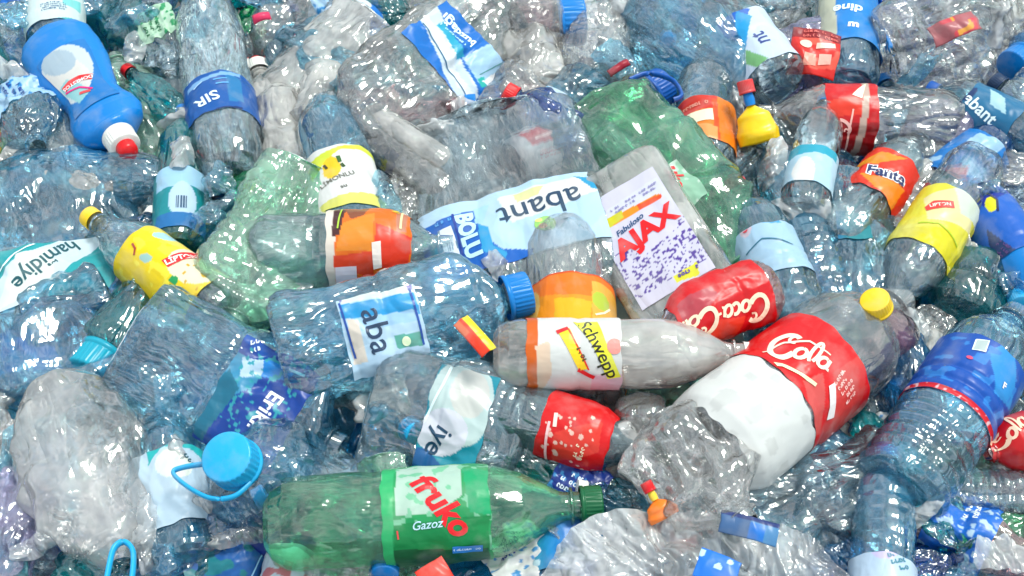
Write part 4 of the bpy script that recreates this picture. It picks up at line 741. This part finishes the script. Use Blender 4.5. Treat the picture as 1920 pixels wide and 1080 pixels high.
def handle(name, label, pts, z, r, mat, parent=None):
    V = [P(x, y, zz) for (x, y), zz in zip(pts, z)]; O = V[0]; px = mpp(O)
    me = tube_mesh([p-O for p in V], r*px, flat=.6); o = link(name, me, mat, None); o.location = O
    if parent: bpy.context.view_layer.update(); o.parent = parent; o.matrix_parent_inverse = parent.matrix_world.inverted()
    else: o['label'] = label; o['category'] = 'carry loop'
    return o
def smooth_pts(pts, n=8):
    out = []
    for i in range(len(pts)-1):
        p0, p1, p2, p3 = pts[max(i-1, 0)], pts[i], pts[i+1], pts[min(i+2, len(pts)-1)]
        for k in range(n):
            t = k/n; out.append(tuple(.5*((2*b)+(-a+c_)*t+(2*a-5*b+4*c_-d)*t*t+(-a+3*b-3*c_+d)*t**3) for a, b, c_, d in zip(p0, p1, p2, p3)))
    return out+[pts[-1]]
hp = smooth_pts([(196, 1110), (205, 1060), (214, 1028), (232, 1016), (248, 1030), (250, 1060), (244, 1110)])
handle('carry_loop', 'bright blue plastic carry loop sticking up at the bottom left', hp, [.11]*len(hp), 9, 'light_blue_plastic')
hp = smooth_pts([(470, 905), (440, 930), (400, 935), (360, 918), (325, 888), (345, 876), (400, 868)])
handle('carry_strap', '', hp, [.12]*len(hp), 7, 'light_blue_plastic', JUG_A)
hp = smooth_pts([(1180, 150), (1215, 138), (1260, 150), (1278, 178), (1262, 188)])
handle('carry_strap', '', hp, [.10]*len(hp), 6, 'dark_blue_plastic', JUG_B)
# ================================================================== the body of the heap: bottles between and below
TOPS = [o for o in COL.objects if o.parent is None and o.get('label')]
def short(l):
    l = l.split(',')[0]; w_ = l.split(); return ' '.join(w_[:9])
REFS = []
NAMES = {'bleach': ('blue bleach bottle', 160, 170), 'sir': ('blue SIR band', 400, 170), 'lemon': ('white lemon label', 650, 320), 'bolu': ('long abant label', 965, 410), 'ajax': ('AJAX container', 1220, 450),
 'ham': ('hamidiye label', 95, 490), 'lip': ('yellow tea label at left', 310, 490), 'erik': ('Erikli label', 480, 730), 'iye': ('teal iye label', 830, 780), 'milky': ('milky container', 160, 870), 'fruko': ('large green bottle', 800, 970),
 'lblue': ('light blue jug cap', 440, 870), 'aba': ('tilted aba label', 710, 590), 'orange': ('orange label left of centre', 690, 450), 'tonic': ('tonic bottle', 1150, 665), 'juice': ('orange juice label', 1070, 560), 'cola1': ('large cola label', 1520, 715), 'cola2': ('crumpled cola label', 1350, 590),
 'cola3': ('bubble cola label', 1065, 835), 'cola4': ('upper right cola label', 1595, 215), 'cola5': ('right edge cola label', 1890, 815), 'fanta': ('orange Fant label', 1660, 340), 'tea2': ('yellow tea label at right', 1770, 400), 'blab': ('dark blue red rimmed label', 1840, 680), 'ycap': ('yellow cap', 1648, 577),
 'rib': ('red capped ribbed bottle', 1450, 510), 'film': ('pale film', 1210, 1030), 'buz': ('buzdağı label', 870, 100), 'wrap': ('red wrapper', 1527, 96), 'star': ('star creased jug', 1780, 90), 'dent': ('dented blue grey jug', 1300, 90), 'nt': ('nt label', 1420, 70), 'squeeze': ('yellow squeeze bottle', 1416, 220), 'upr': ('upright bottle at bottom right', 1655, 1000), 'five': ('teal five foot base', 1790, 560), 'ora2': ('small orange label', 1320, 222), 'dcap': ('dark blue ringed cap', 1240, 170), 'green2': ('crushed green bottle', 1280, 380)}
DIRN = ['right of', 'upper right of', 'above', 'upper left of', 'left of', 'lower left of', 'below', 'lower right of']
USED = set()
def fill_label(desc, x, y, deep):
    c_ = sorted(NAMES.values(), key=lambda n: (n[1]-x)**2+(n[2]-y)**2)
    for i in range(6):
        n = c_[i]; a = math.degrees(math.atan2(n[2]-y, x-n[1])) % 360; d = DIRN[int((a+22.5)//45) % 8]
        l = f"{desc}{' deep' if deep else ''} {d} the {n[0]}"
        if l not in USED and len(l.split()) <= 16: USED.add(l); return l
        m = c_[(i+1) % 6]; l = f"{desc} between the {n[0]} and the {m[0]}"
        if l not in USED and len(l.split()) <= 16: USED.add(l); return l
    l = f"{desc} far {d} the {n[0]}"; USED.add(l); return l
rg = random.Random(11)
PAL = [('clear_pet', 'clear', 18), ('grey_pet', 'grey', 9), ('pale_blue_pet', 'pale blue', 32), ('blue_pet', 'blue', 16), ('teal_pet', 'teal', 15), ('pale_green_pet', 'pale green', 5), ('green_pet', 'green', 2), ('deep_blue_pet', 'deep blue', 9), ('lilac_pet', 'lilac tinted', 4), ('milky_pet', 'milky', 7), ('pink_pet', 'pink tinted', 3)]
LABS = [('a blue label', [('f', '1c6fd0'), ('n', 11, .3, 'bcd8f0', -400, -400, 400, 400)]), ('a white label', [('f', 'dcdcdc'), ('n', 11, .35, '4a8fc8', -400, -400, 400, 400)]), ('a teal label', [('f', '1a9aa6'), ('n', 11, .3, 'cfe6ea', -400, -400, 400, 400)]),
        ('a pale green label', [('f', 'b8dcc0'), ('n', 10, .3, '2c9a62', -400, -400, 400, 400)]), ('a light blue label', [('f', 'a8cdec'), ('n', 11, .3, '2a88cc', -400, -400, 400, 400)]), ('a dark blue label', [('f', '14348c'), ('n', 11, .3, '3c8fd0', -400, -400, 400, 400)])]
PROTO = {}
def filler(x, y, z, ang, big, tilt, sc=1.):
    m, mn, _ = rg.choices(PAL, [p[2] if z > -.1 else {'deep_blue_pet': 40, 'blue_pet': 34, 'teal_pet': 26}.get(p[0], 2) for p in PAL])[0]  # deep bottles weighted to blues: navy shade of the gaps put into the colour
    kind = rg.choice(['soda', 'water', 'water', 'jug']); var = rg.randrange(3)
    lab = rg.randrange(len(LABS)) if rg.random() < .30 and m not in ('green_pet',) else None
    cap = rg.choice([None, None, None, 'blue', 'white', 'light_blue', 'red'])
    key = (kind, var)
    if key not in PROTO:
        r2 = random.Random(len(kind)*7 + var*31); kw = dict(flat=r2.uniform(.55, .95), crush=[.6, .95, 1.3][var], n=2.0, bend=r2.uniform(-.3, .3), ribs=rg.choice([0, 8]) if kind == 'water' else 0)
        L_, R_ = {'soda': (.30, .045), 'water': (.27, .039), 'jug': (.33, .066)}[kind]
        pos, prof = shape_fn(kind, L_, R_, seed={'soda': 100, 'water': 200, 'jug': 300}[kind]+var, **kw); PROTO[key] = (pos, prof, body_mesh(pos, prof, 80, 110), L_, R_, {})
    pos, prof, me, L_, R_, cache = PROTO[key]
    C0 = P(x, y, z); a = (CR*math.cos(ang)+Vector((0, 1, 0))*math.sin(ang)+Vector((0, 0, tilt))).normalized()
    v = Vector((rg.uniform(-.5, .5), rg.uniform(-.5, .5), 1)); v -= a*v.dot(a); v.normalize(); yy = a.cross(v)
    M = Matrix((v, yy, a)).transposed().to_4x4(); M.translation = C0-a*L_*.5*sc; M = M @ Matrix.Scale(sc, 4)
    st = {0: 'dented', 1: 'crushed', 2: 'crumpled'}[var]; what = 'jug' if kind == 'jug' else 'bottle'
    desc = f"{st} {mn} {what}" + (f" with {LABS[lab][0][2:]}" if lab is not None else f" with {cap.replace('_', ' ')} cap" if cap else '')
    e = root('water_jug' if kind == 'jug' else 'plastic_bottle', fill_label(desc, x, y, z < -.10), what, 'large water jugs' if kind == 'jug' else 'plastic bottles thrown on the heap', M)
    if ('b', m) not in cache:
        o = link('body', me.copy(), m, e); cache['b', m] = o
    else: o = cache['b', m].copy(); COL.objects.link(o); o.parent = e
    if lab is not None:
        if ('l', lab) not in cache: cache['l', lab] = add_label(e, pos, L_, .0008, dict(s=(.3, .62), cell=3, art=LABS[lab][1], ink=[('z', -40, -26, 40, 26, 3, ['f0f4fa', '1c3c8c', 'e8f4f4', '1c6a44', '14408c', 'dce8f8'][lab], rg.choice([0, 90])), ('z', 60, -20, 120, 20, 4, '3a4a6a', 0)]), 0)
        else:
            o = cache['l', lab].copy(); COL.objects.link(o); o.parent = e
            for ch in cache['l', lab].children: c2 = ch.copy(); COL.objects.link(c2); c2.parent = o
    if cap:
        if ('c', cap) not in cache: cache['c', cap] = add_cap(e, R_*prof[-1][1], L_, cap, 1.15)
        else: o = cache['c', cap].copy(); COL.objects.link(o); o.parent = e
    return e
def layer(z, zj, step, seed):
    rg.seed(seed); y = -170
    while y < 1330:
        sc = .72+.5*(y/1080); x = -230 + rg.uniform(0, step)*sc
        while x < 2160:
            filler(x+rg.uniform(-25, 25), y+rg.uniform(-30, 30), z+rg.uniform(-zj, zj), rg.uniform(0, 2*math.pi), 0, rg.uniform(-.25, .25)); x += step*sc*rg.uniform(.8, 1.2)
        y += step*sc*.62
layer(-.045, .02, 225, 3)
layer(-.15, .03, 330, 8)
# small crushed bottles and torn film wedged between the larger ones
KEEP = [(x, y) for _, x, y in NAMES.values()]+[(880, 475), (90, 440), (150, 440), (10, 530), (840, 500), (80, 120), (822, 835), (860, 700), (370, 490), (850, 300), (440, 700), (420, 780), (530, 700), (470, 520), (520, 400), (70, 800), (230, 960), (1350, 800), (940, 160), (840, 50), (128, 140), (400, 172), (180, 60), (40, 500), (1130, 350), (880, 430), (1400, 590), (1200, 750), (900, 960), (650, 970), (1000, 960), (1450, 800), (1760, 790), (1330, 220), (1500, 300), (1400, 440), (500, 1000), (1200, 640), (1300, 660), (1045, 480), (610, 290), (220, 240), (545, 250), (455, 460), (560, 590), (1040, 40), (1590, 30), (1840, 205), (1860, 150), (180, 680), (350, 700)]
def free(x, y, d): return all(math.hypot(x-a, y-b) > d for a, b in KEEP)
K0 = list(KEEP); rg.seed(21); n = 0
for i in range(4000):
    x, y = rg.uniform(-20, 1940), rg.uniform(-20, 1100)
    an = rg.uniform(0, 6.28); ex, ey = 115*math.cos(an), -90*math.sin(an)
    if free(x, y, 84) and all(math.hypot(x+k*ex-a, y+k*ey-b) > 55 for a, b in K0 for k in (-1, 1)):
        KEEP.append((x, y)); n += 1
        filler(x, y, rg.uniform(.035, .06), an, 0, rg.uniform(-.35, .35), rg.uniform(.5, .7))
        if n > 60: break
rg.seed(5); n = 0
SM = [('film', 'clear'), ('blue_film', 'pale blue'), ('film', 'white')]
for i in range(3000):
    x, y = rg.uniform(0, 1920), rg.uniform(0, 1080)
    if free(x, y, 50):
        KEEP.append((x, y)); n += 1; m, d = rg.choice(SM)
        sheet('film_scrap', fill_label(f'torn {d} film scrap', x, y, False), 'film scrap', x, y, rg.uniform(.075, .095), rg.uniform(60, 130), rg.uniform(30, 70), rg.uniform(0, 180), m, amp=.26, f=2., curl=rg.uniform(.1, .5), seed=i, outline='ell', tilt=(rg.uniform(-.6, .6), rg.uniform(-.6, .6)), group='torn film scraps caught on the heap', dens=2.5)
        if n > 70: break
